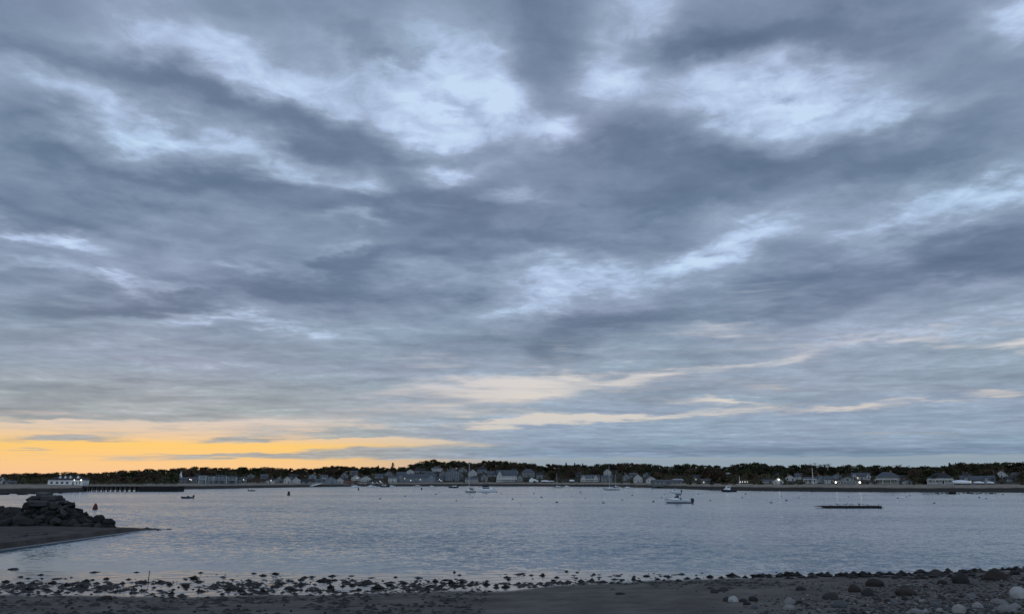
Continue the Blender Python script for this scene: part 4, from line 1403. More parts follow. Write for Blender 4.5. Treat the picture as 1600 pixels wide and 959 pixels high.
cabin_boat(1054.5, 769.6, 18, .05, 'small grey white outboard boat with a canopy, moored just beyond the nearest boat', M_GEL, 'outboard', canvas=M_CANVAS)
cabin_boat(1138.5, 768.0, 24, .12, 'dark hulled workboat with a white wheelhouse moored close to the right shore', M_NAVY, 'lobster', cat='workboat', name='workboat')
cabin_boat(761, 768.4, 31, math.pi - .12, 'white motor yacht with dark flybridge canvas beside the tall masted sailboat', M_GEL, 'yacht', cat='motor yacht', name='motor_yacht')
sailboat(734.5, 769.2, 720.5, 9.6, 1.0, 'sailboat with the tallest mast, moored beside the white motor yacht')
sailboat(872, 761.8, 738.5, 9.6, .2, 'distant sailboat on its own left of the pair of masts')
sailboat(955, 765.3, 729, 10.8, .1, 'cream sailboat with the taller mast of the close pair', M_CREAM)
sailboat(963, 760.8, 741, 9.0, .9, 'sailboat with the shorter mast, behind the cream one of the close pair')
cabin_boat(982, 763.0, 12, .3, 'small cabin boat between the pair of masts and the wooden docks', M_GEL, group='small boats moored off the village')
cabin_boat(709, 761.8, 16, math.pi - .1, 'dark low motor boat left of the tall masted sailboat', M_NAVY, group='small boats moored off the village')
cabin_boat(556, 761.0, 15, .15, 'white cabin cruiser at the left end of the boat dock', M_GEL, group='small boats moored off the village')
cabin_boat(581, 760.6, 13, .3, 'white cabin boat in the middle of the boat dock', M_GEL, group='small boats moored off the village')
cabin_boat(601, 760.6, 15, -.3, 'dark hulled cabin boat right of the middle of the boat dock', M_NAVY, group='small boats moored off the village')
cabin_boat(613, 760.3, 9, .6, 'small white boat at the right end of the boat dock', M_GEL, group='small boats moored off the village')
cabin_boat(651, 760.0, 12, math.pi, 'small pale motor boat below the long hotel', M_CREAM, group='small boats moored off the village')
cabin_boat(675, 760.6, 7, .2, 'tiny white boat below the right end of the long hotel', M_GEL, group='small boats moored off the village')
cabin_boat(886, 760.6, 7, .3, 'tiny white boat just right of the distant lone sailboat', M_GEL, group='small boats moored off the village')

# open skiffs
for px, row, wpx, yaw, lbl in ((291.5, 778, 17, .1, 'dark open skiff with an outboard floating off the end of the pier'), (394, 766.8, 10, math.pi, 'tiny dark skiff off the left village beach')):
    r, D = boat_root('skiff', px, row, yaw, lbl, 'skiff')
    u = D * cp / FPX; L = wpx * u
    hull_mb(L, L * .36, L * .12, .15, .4).build('hull', [M_NAVY, M_BOTTOM, M_STRIPE, M_CANVAS], r)
    m = MB()
    for k in (-.1, .2): m.box(L * k, L * k + .3, -L * .15, L * .15, L * .09, L * .12)
    m.build('thwart', M_CANVAS, r)
    m = MB(); m.box(L * .02, L * .22, -L * .1, L * .1, L * .12, L * .24); m.build('console', M_STRIPE, r)
    outboard(r, L * .5 + .1, 0, L * .09, .9)

# boats laid up ashore
M_WRAP = pbr('white_shrink_wrap', (.74, .75, .76), .45, .06, .8)
for px, y, wpx, hpx, lbl in ((1502, 757, 24, 6, 'large boat in white shrink wrap on the right beach beside the porch house'), (1529, 756.6, 14, 3.5, 'white covered boat in the middle before the long house with two gables'),
                             (1547, 756.6, 10, 3.2, 'small white covered boat farthest right on the beach'), (852, 753.2, 13, 2.5, 'white covered boat ashore right of the white tent'),
                             (862, 753.4, 7, 2, 'small white covered boat ashore, second right of the white tent'), (893.5, 752.8, 8, 3, 'white covered boat ashore below the three conifer tips')):
    D, z = on_land(px, y); u = row_scale(D)
    p = at_far(px, D)
    r = empty('covered_boat', (p.x, p.y, z), math.atan2(-p.x, p.y) + R.uniform(-.2, .2))
    tag(r, lbl, 'boat', 'covered boats laid up ashore')
    L, H = wpx * u, hpx * u
    hm = hull_mb(L, L * .30, H * .45, .3, .25)
    o = hm.build('hull', [M_GEL, M_BOTTOM, M_STRIPE, M_GEL], r); o.location.z = .55
    m = MB()
    secs = []
    for k in range(9):
        t = k / 8; x = -L / 2 + L * t
        hb = L * .15 * (1 - (1 - min(1, t / .5)) ** 2) * (1 if t < .9 else .9) + .05
        zt = .55 + H * .45 + H * .5 * math.sin(math.pi * min(1, .15 + t * .8)) ** .7
        zb = .55 + H * .30
        secs.append([(x, -hb * 1.04, zb), (x, -hb * .8, zb + (zt - zb) * .6), (x, 0, zt), (x, hb * .8, zb + (zt - zb) * .6), (x, hb * 1.04, zb)])
    vs = [q for s_ in secs for q in s_]
    m.add(vs, [(i * 5 + j, (i + 1) * 5 + j, (i + 1) * 5 + j + 1, i * 5 + j + 1) for i in range(8) for j in range(4)] + [(0, 1, 2, 3, 4), (44, 43, 42, 41, 40)])
    m.build('cover', M_WRAP, r)
    m = MB()
    for sx in (-.3, .3):
        for sy in (-.1, .1): m.tube((L * sx, L * sy, -.3), (L * sx, L * sy * .7, .75), .07, n=5)
    m.build('stand', M_BLACK, r)

# white tent
D, z = on_land(834, 752.8); u = row_scale(D)
r = tag(empty('tent', (at_far(834, D).x, D, z)), 'bright white peaked tent on the shore below the grey hip roofed house', 'tent')
m = MB(); w = 14 * u; h = 7 * u
prof = [(-w / 2, .0), (-w / 2, h * .42), (-w * .40, h * .62), (-w * .22, h), (-w * .05, h * .72), (w * .2, h * .62), (w / 2, h * .35), (w / 2, 0)]
m.extrude_y(prof[::-1], 0, 8)
m.build('canopy', M_WRAP, r)
m = MB()
for q in (-.5, 0, .5): m.tube((w * q, -.1, -.3), (w * q, -.1, h * .45), .07, n=5)
m.build('pole', M_ALU, r)

# poles ashore
for px, top, y, lbl, nm in ((1270.5, 731, 756, 'tall pale flagpole among white houses near the right beach', 'flagpole'), (1155.5, 744, 757, 'pale bare pole left of the low shed with lit lamps', 'flagpole'),
                            (1554, 734, 756, 'tall wooden utility pole right of the long house with two gables', 'utility_pole'), (1202, 741, 756, 'thin pole left of the gable with a bright lamp', 'utility_pole')):
    D, z = on_land(px, y); p = at_far(px, D)
    r = tag(empty(nm, (p.x, p.y, z)), lbl, 'pole')
    h = z_at(top, D) - z
    m = MB(); m.tube((0, 0, -.5), (0, 0, h), .20, .12, 8); m.build('shaft', M_TRIM if nm == 'flagpole' else M_DECK, r)
    m = MB()
    if nm == 'flagpole': m.lathe([(.05, -.2), (.25, 0), (.05, .22)], 8, 0, (0, 0, h + .18))
    else: m.box(-1.1, 1.1, -.2, -.06, h - .9, h - .75)
    m.build('finial' if nm == 'flagpole' else 'crossarm', M_ALU if nm == 'flagpole' else M_DECK, r)

# street lamps that are lit
for px, y, rr, lbl in ((642, 756, .40, 'lit lamp post on the shore, left one below the long hotel'), (656.5, 754.5, .42, 'lit lamp post in the middle below the long hotel'), (689, 756, .36, 'lit lamp post at the right end of the long hotel'),
                       (296.5, 756.5, .36, 'bright lit lamp post right of the white church'), (594, 757.5, .34, 'lit lamp post at the right end of the boat dock'), (1087.5, 757.5, .24, 'dim lit lamp post left of the dark hulled workboat')):
    D, z = on_land(px, y); p = at_far(px, D)
    r = tag(empty('lamp_post', (p.x, p.y, z)), lbl, 'lamp post', 'lit lamp posts along the shore')
    m = MB(); m.tube((0, 0, -.4), (0, 0, 3.6), .09, .06, 7); m.build('post', M_BLACK, r)
    lamp(r, 0, 0, 3.9, rr * .7, 'lantern')

# white ramp down the left beach
D, z = on_land(490, 756.5); D2 = shore_D(490) + 3
p, q = at_far(493, D), at_far(487, D2)
r = tag(empty('ramp', (q.x, q.y, 0)), 'pale ramp with rails running down the left village beach', 'ramp')
a, b = Vector((0, 0, .9)), Vector((p.x - q.x + 5, p.y - q.y, z + .6))
m = MB(); sd_ = Vector((1.3, 0, 0)); up = Vector((0, 0, .35))
m.add([a - sd_, a + sd_, b + sd_, b - sd_, a - sd_ + up, a + sd_ + up, b + sd_ + up, b - sd_ + up], [(0, 3, 2, 1), (4, 5, 6, 7), (0, 1, 5, 4), (1, 2, 6, 5), (2, 3, 7, 6), (3, 0, 4, 7)])
m.build('walkway', M_TRIM, r)
m = MB()
for s in (-1, 1):
    m.tube(a + sd_ * s + Vector((0, 0, 1.3)), b + sd_ * s + Vector((0, 0, 1.3)), .06, n=5)
    for k in range(5): m.tube(a + (b - a) * k / 4 + sd_ * s, a + (b - a) * k / 4 + sd_ * s + Vector((0, 0, 1.3)), .05, n=5)
m.build('handrail', M_TRIM, r)

# docks on piles
for x0, x1, y, lbl in ((543, 620, 760.0, 'boat dock on piles below the club house lamps'), (972, 1030, 761.8, 'wooden docks on piles left of the nearest boats'), (900, 940, 760.4, 'small dock on piles below the wide white dormered house')):
    p = at((x0 + x1) / 2, y)
    x0_, x1_ = at_far(x0, p.y).x - p.x, at_far(x1, p.y).x - p.x
    r = tag(empty('dock', (p.x, p.y, 0)), lbl, 'dock')
    m = MB(); m.box(x0_, x1_, 0, 3.0, .35, .75)
    m.box(x0_ + (x1_ - x0_) * .42, x0_ + (x1_ - x0_) * .46, 3.003, 28, .9, 1.2)
    m.build('deck', M_DECK, r)
    pm = MB(); pm.tube((0, 0, -1.5), (0, 0, 3.6 if x0 > 950 else 2.6), .24, .22, 7)
    me = pm.mesh('piling', M_PILE if x0 < 950 else M_DECK)
    n = int((x1 - x0) / 6)
    for k in range(n + 1): link('piling', me, r, (x0_ + (x1_ - x0_) * k / n, -.3, R.uniform(-.9, 0.4)))

# ---------------------------------------------------------------- navigation buoys and mooring balls
M_RED = pbr('dark_red_paint', (.10, .018, .015), .5, .2, 1.5)
M_GRN = pbr('dark_green_paint', (.012, .035, .022), .5, .2, 1.5)
for px, row, h_, mt, lbl in ((148.5, 795, 1.25, M_RED, 'dark red conical channel buoy off the breakwater tip'), (451, 773, 1.6, M_GRN, 'dark cylindrical channel buoy off the left village beach'),
                             (560, 765.3, 1.4, M_GRN, 'small dark channel buoy off the boat dock'), (658.7, 764.6, 1.4, M_GRN, 'small dark channel buoy off the long hotel')):
    p = at(px, row)
    r = tag(empty('channel_buoy', (p.x, p.y, 0)), lbl, 'buoy')
    m = MB()
    s = h_
    m.lathe([(.30 * s, -.4 * s), (.42 * s, -.1 * s), (.42 * s, .30 * s), (.36 * s, .34 * s)], 14); m.build('float', mt, r)
    m = MB()
    m.lathe([(.34 * s, .345 * s), (.33 * s, .55 * s), (.20 * s, .86 * s), (.10 * s, 1.0 * s)] if mt is M_RED else [(.30 * s, .345 * s), (.29 * s, .95 * s), (.22 * s, 1.0 * s)], 14); m.build('topmark', mt, r)
MOOR = [(633, 775), (594, 779), (681, 772), (687, 769), (738, 777), (713, 782), (760, 771.5), (776, 769), (783, 770), (834, 771), (801, 780), (846, 777), (894, 775), (915, 779), (907, 769.5), (943, 785.5),
        (988, 774), (1039, 772.3), (1021, 783.7), (1034, 777.3), (1091, 772), (1110, 782), (1165, 771.7), (1160, 777.5), (1205, 785.3), (1221, 775), (1229, 782), (1248, 777.5), (1326, 776), (1403, 778),
        (1417, 776.3), (1422, 774.3), (1443, 771.6), (1460, 786), (1467, 772), (1530, 777), (1541, 779), (1567, 772.5), (972, 781), (870, 785)]
m = MB(); m.lathe([(.05, -.38), (.28, -.28), (.40, 0), (.33, .2), (.12, .34), (.04, .36)], 12, 0); MOOR_BALL = m.mesh('ball', pbr('weathered_buoy', (.15, .165, .20), .6, .3, 2, obj_var=.5), True)
m = MB(); m.lathe([(.405, -.06), (.41, 0), (.405, .06)], 12, 0); MOOR_BAND = m.mesh('band', M_NAVY, True)
m = MB(); m.tube((0, 0, .3), (0, 0, .55), .05, .05, 6); MOOR_RING = m.mesh('ring_post', M_BLACK)
for px, row in MOOR:
    p = at(px, row)
    r = tag(empty('mooring_buoy', (p.x, p.y, 0)), 'small round mooring buoy floating on the open harbour', 'buoy', 'mooring buoys dotted over the harbour')
    s = R.uniform(.6, 1.0) * (1.25 if row < 773 else 1.0)
    r.scale = (s * 1.3, s * 1.3, s)
    link('ball', MOOR_BALL, r); link('band', MOOR_BAND, r); link('ring_post', MOOR_RING, r)

# ---------------------------------------------------------------- long float with birds
p = at(1328, 793.3); u = p.y * cp / FPX
r = tag(empty('float', (p.x, p.y, 0), -.01), 'long low dark wooden float lying alone off the right beach', 'float')
w = 99 * u
m = MB()
m.extrude_x([(0, .10), (2.6, .10), (2.6, .44), (0, .44)], -w * .38, w / 2)
m.build('hull', M_PILE, r)
m = MB()
for k in range(40): m.box(-w * .38 + k * w * .88 / 40, -w * .38 + (k + .85) * w * .88 / 40, -.1, 2.7, .443, .49)
m.build('deck', M_DECK, r)
m = MB(); m.extrude_y([(-w / 2, .28), (-w * .38 - .003, .22), (-w * .38 - .003, .44), (-w / 2, .34)], .2, 2.4); m.build('ramp', M_PILE, r)
m = MB()
for k in range(9): m.box(-w * .36 + k * w * .105, -w * .36 + k * w * .105 + .9, .3, 2.3, -.35, .098)
m.build('flotation_drum', M_BLACK, r)
for k in range(6):
    m = MB(); m.tube((0, 0, .43), (0, 0, .85 if k % 2 else .72), .06, n=6); m.build('cleat_post', M_PILE, r).location = (-w * .3 + k * w * .15, .1, 0)


def bird_mesh(name, mats, tall=False):
    """standing water bird facing -x: body, neck, head, bill, tail and legs in one mesh"""
    m = MB()
    rings = [(.30, .26, .02, .01), (.20, .27, .05, .03), (.08, .28, .09, .075), (-.04, .30, .105, .09), (-.13, .34, .085, .085), (-.17, .40, .05, .055), (-.18, .46, .042, .045), (-.20, .51, .05, .052), (-.25, .52, .04, .04), (-.29, .515, .018, .018)]
    n = 8; vs = []
    for x, z, ry, rz_ in rings:
        for k in range(n):
            t = 2 * math.pi * k / n
            vs.append((x + (rz_ * .7 * math.sin(t) if -.19 < x < -.15 else 0), ry * math.cos(t), z + rz_ * math.sin(t)))
    m.add(vs, [(i * n + k, i * n + (k + 1) % n, (i + 1) * n + (k + 1) % n, (i + 1) * n + k) for i in range(len(rings) - 1) for k in range(n)], 0)
    m.tube((-.28, 0, .515), (-.37, 0, .50), .016, .004, 5, 1)
    for s in (-1, 1):
        m.tube((-.01, s * .045, 0), (-.01, s * .045, .24), .011, .014, 5, 1)
        m.tube((-.01, s * .045, .008), (-.08, s * .055, .008), .012, .006, 4, 1)
    return m.mesh(name, mats, True)


M_BIRD = pbr('dark_plumage', (.020, .020, .022), .8, .3, 6)
M_GULL = pbr('pale_plumage', (.42, .41, .39), .8, .15, 6)
M_BILL = pbr('bird_bill', (.10, .07, .03), .5, .2, 5)
BIRD = bird_mesh('bird', [M_BIRD, M_BILL])
for k, q in enumerate((1309, 1320, 1323.5, 1334, 1342, 1349, 1353, 1328)):
    o = link('bird', BIRD, None, (at_far(q, p.y).x, p.y + R.uniform(.5, 2.2), .491), (0, 0, R.choice((0, math.pi)) + R.uniform(-.5, .5)), (1.15 if k in (0, 2, 4) else .85,) * 3)
    tag(o, 'small dark bird perched on the long wooden float', 'bird', 'birds perched on the long float')

# ---------------------------------------------------------------- breakwater of quarried slabs
def rock_mesh(name, seed, mats, dims=(1, 1, 1), sub=3, rough=.35, angular=0.0, slot=None):
    """boulder: an icosphere cut by random planes (angular) or swelled by noise (rounded), real depth all round"""
    import bmesh
    rng = random.Random(seed)
    bm = bmesh.new()
    bmesh.ops.create_icosphere(bm, subdivisions=sub, radius=1.0)
    off = Vector((rng.uniform(0, 90), rng.uniform(0, 90), rng.uniform(0, 90)))
    planes = []
    if angular:
        shear = [rng.uniform(-.35, .35) for _ in range(3)]
        for _ in range(5):
            planes.append((Vector((rng.gauss(0, 1), rng.gauss(0, 1), rng.gauss(0, 1))).normalized(), rng.uniform(.68, .95)))
    for v in bm.verts:
        p = v.co.copy()
        if angular > .6:
            p = p / (abs(p.x) ** 7 + abs(p.y) ** 7 + abs(p.z) ** 7) ** (1 / 7) * .86
            p += Vector((shear[0] * p.z, shear[1] * p.x, shear[2] * p.y))
        r = 1 + rough * mnoise.noise(p * 1.3 + off) + rough * .35 * mnoise.noise(p * 3.7 + off)
        q = p * r
        for n_, d_ in planes:
            k = q.dot(n_)
            if k > d_: q -= n_ * (k - d_) * angular
        q += p * .02 * mnoise.noise(p * 9 + off)
        v.co = Vector((q.x * dims[0], q.y * dims[1], q.z * dims[2]))
    me = bpy.data.meshes.new(name)
    bm.to_mesh(me); bm.free()
    for m_ in (mats if isinstance(mats, (list, tuple)) else [mats]): me.materials.append(m_)
    me.polygons.foreach_set('use_smooth', [not angular] * len(me.polygons))
    if slot: me.polygons.foreach_set('material_index', [slot(p_) for p_ in me.polygons])
    me.update()
    return me


M_ROCK = pbr('quarry_stone', (.026, .025, .024), .85, .35, 1.6, spec=.25, obj_var=.45, bump=.6)
M_ROCKD = pbr('weedy_stone', (.010, .010, .0085), .8, .4, 2.2, spec=.3, obj_var=.3, bump=.6)
M_ROCKP = pbr('pale_slab_stone', (.054, .054, .053), .85, .25, 1.6, spec=.25, obj_var=.25, bump=.5)
SLAB = [rock_mesh('boulder', 100 + k, M_ROCK, (1.0, .8, .62), 3, .25, .92) for k in range(6)]
SLABD = [rock_mesh('boulder', 120 + k, M_ROCKD, (1.0, .8, .65), 3, .3, .9) for k in range(5)]
FLAT = [rock_mesh('slab', 140 + k, M_ROCKP, (1.0, .7, .30), 3, .15, .95) for k in range(4)]
ROUNDB = [rock_mesh('boulder', 160 + k, M_ROCKD, (1.0, .85, .75), 3, .25, .3) for k in range(2)]

BASE_D = at(90, 824, .3).y
BU = BASE_D * cp / FPX
BTOP = [(-160, 788), (0, 791), (25, 791), (45, 787), (100, 787), (118, 794), (130, 801), (140, 807), (165, 816), (181, 822)]


def bx(px, D): return (px - 800) / FPX * D * cp * 1.0


def bz(row, D): return z_at(row, D)


def put_rock(name, me, px, row, D, wpx, label, cat, group=None, rot=None, flat=1.0, tilt=.25):
    """rock whose middle is seen at a photo position, at depth D"""
    d = ray(px, row)
    t = D / d.y
    s = wpx * D * cp / FPX / 2
    o = link(name, me, None, (d.x * t, D, EYE + d.z * t), rot or (R.gauss(0, tilt), R.gauss(0, tilt), R.uniform(0, 6.28)), (s, s, s * flat))
    tag(o, label, cat, group)
    return o


m = MB()   # packed core that closes the gaps between the boulders
cols = list(range(-160, 186, 5))
prof = [(1.0, -.6), (1.7, .30), (3.2, .58), (4.8, .86), (7.0, .90), (9.5, .45), (12.0, -.3)]
for px in cols:
    top = max(0.3, bz(ip(px, BTOP) + 5, BASE_D + 4.5))
    for dd, f in prof:
        D = BASE_D + dd
        m.v.append((bx(px, D), D, (top * f if f > 0 else f) + .5 * nz(px * .21, dd * 1.3)))
n = len(prof)
m.f = [(i * n + j, (i + 1) * n + j, (i + 1) * n + j + 1, i * n + j + 1) for i in range(len(cols) - 1) for j in range(n - 1)]
m.mi = [0] * len(m.f)
tag(m.build('rubble', M_ROCKD), 'dark packed rubble filling the breakwater between its boulders', 'rubble', kind='stuff')
G_BW = 'boulders heaped on the breakwater'
L_BW = 'dark angular boulder wedged in the heap of the breakwater'
# the big slabs stacked at the crown, each by its place
for px, row, w_, dd, lbl in ((70.5, 772.2, 25, 5.6, 'flat grey slab lying topmost on the breakwater'), (56, 778.8, 22, 4.8, 'dark slab under the left end of the topmost breakwater slab'),
                             (82, 777.5, 31, 5.0, 'long pale slab under the right end of the topmost breakwater slab'), (60, 785.5, 34, 4.2, 'broad slab in the third course below the topmost breakwater slab'),
                             (84, 785.5, 20, 4.4, 'blocky slab under the long pale slab of the breakwater crown'), (97, 784, 15, 4.6, 'leaning slab at the right end of the breakwater crown')):
    i = int(px) % 4
    put_rock('breakwater_boulder', FLAT[i] if 'dark' not in lbl else SLAB[1], px, row, BASE_D + dd, w_ * 1.08, lbl, 'boulder', None, (R.gauss(0, .06), R.gauss(0, .06), R.uniform(-.3, .3)), 1.0 if 'dark' not in lbl else .7)
put_rock('breakwater_boulder', ROUNDB[0], 154, 812, BASE_D + 2.2, 19, 'rounded black boulder near the tip of the breakwater', 'boulder', None, (0, .2, .4), 1.15)
put_rock('breakwater_boulder', ROUNDB[1], 170, 816.5, BASE_D + 1.6, 20, 'rounded black boulder at the very tip of the breakwater', 'boulder', None, (0, .1, 1.2), 1.0)
put_rock('breakwater_boulder', SLAB[2], 6, 818, BASE_D - .6, 26, 'large pale boulder at the foot of the breakwater by the left edge', 'boulder', None, (.1, -.3, .5), .9)
put_rock('breakwater_boulder', SLAB[3], 44, 816, BASE_D - .4, 26, 'broad pale boulder at the foot of the breakwater below its crown', 'boulder', None, (.1, .15, .2), .85)
put_rock('breakwater_boulder', SLAB[4], 88, 814.5, BASE_D - .2, 17, 'grey pointed boulder at the foot of the breakwater right of the broad pale one', 'boulder', None, (.2, .4, .2), .9)
put_rock('breakwater_boulder', SLAB[0], 112, 789, BASE_D + 3.6, 15, 'grey boulder on the shoulder right of the breakwater crown', 'boulder', None, None, .9)
for lev in range(7):
    px = -60 + R.uniform(0, 8)
    while px < 176:
        top = ip(px, BTOP)
        row = 822 - (822 - top - 4.0) * lev / 6 + R.uniform(-1.2, 1.2)
        w_ = R.uniform(12, 25) * (1 if px < 130 else .7)
        if not (lev > 3 and px > 150):
            me = R.choice(SLAB + SLABD + SLABD) if lev < 4 else R.choice(SLAB + SLABD + FLAT[:2])
            put_rock('breakwater_boulder', me, px, row, BASE_D + .5 + lev * .72 + R.uniform(-.3, .3), w_, L_BW, 'boulder', G_BW, None, R.uniform(.75, 1.05), .3)
        px += w_ * R.uniform(.62, .85)

for px, row, w_, dd in ((52, 786, 22, 6.5), (72, 783, 24, 7), (90, 783, 22, 6.5), (104, 788, 20, 5.5), (68, 790, 26, 5), (88, 791, 24, 4.6), (48, 790, 22, 4.6), (116, 800, 14, 4.6), (126, 806, 13, 4.2), (137, 811, 12, 3.6), (120, 808, 15, 3.4), (128, 812, 15, 2.9), (137, 815, 14, 2.4), (110, 803, 16, 3.8), (76, 778, 18, 7), (108, 796, 15, 4.6), (111, 791, 16, 5.0), (121, 798, 15, 4.6), (131, 804, 13, 4.2), (140, 809, 12, 3.6), (104, 787, 14, 5.2)):
    put_rock('breakwater_boulder', R.choice(SLAB + SLABD), px, row, BASE_D + dd, w_, L_BW, 'boulder', G_BW, None, 1.0, .3)

# rocks along the far tide lines
FARR = [rock_mesh('rock', 180 + k, M_ROCKD, (1, .8, .5), 2, .35, .5) for k in range(3)]
put_rock('shore_rock', FARR[0], 1488, 770.0, at(1488, 771.5).y, 12, 'largest low dark rock awash off the right beach', 'rock', None, (0, 0, .3), 1.1)
for k in range(14):
    px = 1466 + k * 6.8 + R.uniform(-2, 2)
    row = 770.6 + R.uniform(-.4, .5)
    put_rock('shore_rock', R.choice(FARR), px, row, at(px, row + .4).y, R.uniform(3, 8), 'small dark rock awash in the line off the right beach', 'rock', 'rocks awash off the right beach', (0, 0, R.uniform(0, 6)), .7)
for px, row, w_ in ((6, 771.2, 18), (22, 769.5, 14), (34, 771.3, 16), (50, 770, 13), (66, 770.3, 12), (80, 769.6, 10), (1, 768, 12), (95, 769.3, 9)):
    put_rock('shore_rock', R.choice(FARR), px, row, at(px, row + 1).y, w_, 'dark weedy rock on the shore below the white pavilion', 'rock', 'rocks on the shore below the pavilion', (0, 0, R.uniform(0, 6)), .5)
for k in range(16):
    px = R.uniform(1075, 1600)
    row = ip(px, WATERLINE) - .2
    put_rock('shore_rock', R.choice(FARR), px, row, at(px, row + .3).y, R.uniform(3, 7), 'small dark rock on the weedy tide line of the far right beach', 'rock', 'rocks on the tide line of the far right beach', (0, 0, R.uniform(0, 6)), .6)

# ---------------------------------------------------------------- near shore: weed covered rocks, stones and pebbles
M_WEED = pbr('wet_rockweed', (.014, .013, .010), .45, .5, 6, spec=.4, obj_var=.3, bump=.9)
M_DARKST = pbr('dark_beach_stone', (.028, .027, .026), .7, .35, 5, spec=.3, obj_var=.45, bump=.5)
M_BROWNST = pbr('brown_beach_stone', (.026, .019, .016), .75, .35, 5, spec=.3, obj_var=.35, bump=.5)
M_PALEST = pbr('pale_granite', (.19, .185, .18), .75, .22, 9, spec=.3, obj_var=.3, bump=.35)
M_WHITEST = pbr('white_quartz_stone', (.32, .315, .30), .7, .15, 6, spec=.3, bump=.3)
M_GREYST = pbr('grey_granite', (.10, .104, .108), .75, .28, 8, spec=.3, obj_var=.35, bump=.4)


def weed_mesh(seed, dims):
    """low rock hung with strands of rockweed lying outwards over the ground"""
    rng = random.Random(seed)
    core = rock_mesh('weed_rock', seed, [M_WEED, M_DARKST], dims, 4, .9)
    m = MB()
    m.v = [(v.co.x, v.co.y, v.co.z * max(.12, 1.08 - .7 * math.hypot(v.co.x / 1.2, v.co.y / 1.2)) + .10 * nz(v.co.x * 5, v.co.y * 5, seed)) for v in core.vertices]
    m.f = [tuple(p.vertices) for p in core.polygons]
    m.mi = [0] * len(m.f)
    for _ in range(130):
        a = rng.uniform(0, 6.28); q = rng.uniform(.2, .95)
        z0 = dims[2] * max(.1, 1.0 - .85 * q) * .9
        d_ = Vector((math.cos(a + rng.gauss(0, .3)), math.sin(a + rng.gauss(0, .3)), 0))
        p = Vector((math.cos(a) * q * dims[0], math.sin(a) * q * dims[1], z0))
        w_ = rng.uniform(.03, .07); sd = Vector((-d_.y, d_.x, 0)) * w_
        pts = []
        ln = rng.uniform(.25, .6)
        for j in range(4):
            t = j / 3
            c = p + d_ * ln * t
            c.z = max(.02, z0 * (1 - t * 1.05) + .05 * math.sin(t * 3) + rng.uniform(0, .04))
            pts += [c - sd * (1 - t * .6), c + sd * (1 - t * .6) + Vector((0, 0, .03))]
        m.add(pts, [(0, 1, 3, 2), (2, 3, 5, 4), (4, 5, 7, 6)], 0)
    return m.mesh('weed_rock', [M_WEED, M_DARKST], True)


WEED = [weed_mesh(200 + k, d_) for k, d_ in enumerate(((1, .8, .55), (1, .7, .42), (1, .9, .7), (1, .6, .36), (1, .85, .5), (1, .75, .6)))]
STONE = {k: [rock_mesh('stone', sd_ + i, mt, (1, R.uniform(.7, .95), R.uniform(.6, .8)), 3, .22, .35) for i in range(4)]
         for k, sd_, mt in (('dark', 220, M_DARKST), ('brown', 230, M_BROWNST), ('pale', 240, M_PALEST), ('white', 250, M_WHITEST), ('grey', 260, M_GREYST))}


def shore_stone(name, me, px, row, wpx, hpx, label, cat, group=None, sink=.42):
    """stone whose foot is seen at a photo position, sitting in the beach"""
    p = on_beach(px, row)
    u = math.hypot(p.y, EYE - p.z) / FPX
    z0 = min(v.co.z for v in me.vertices); z1 = max(v.co.z for v in me.vertices)
    x0 = max(abs(v.co.x) for v in me.vertices)
    s = wpx * u / 2 / x0
    sz = hpx * u * .95 / ((z1 - z0) * (1 - sink)) if hpx else s
    sz = min(max(sz, s * .12), s * 1.3)
    yy = p.y + s * .45
    gz = max(beach_z(p.x, yy), -.02)
    o = link(name, me, None, (p.x, yy, gz - z0 * sz - (z1 - z0) * sz * sink), (R.gauss(0, .06), R.gauss(0, .06), R.uniform(-.5, .5) + R.choice((0, math.pi))), (s, s * R.uniform(.9, 1.1), sz))
    tag(o, label, cat, group)
    return o


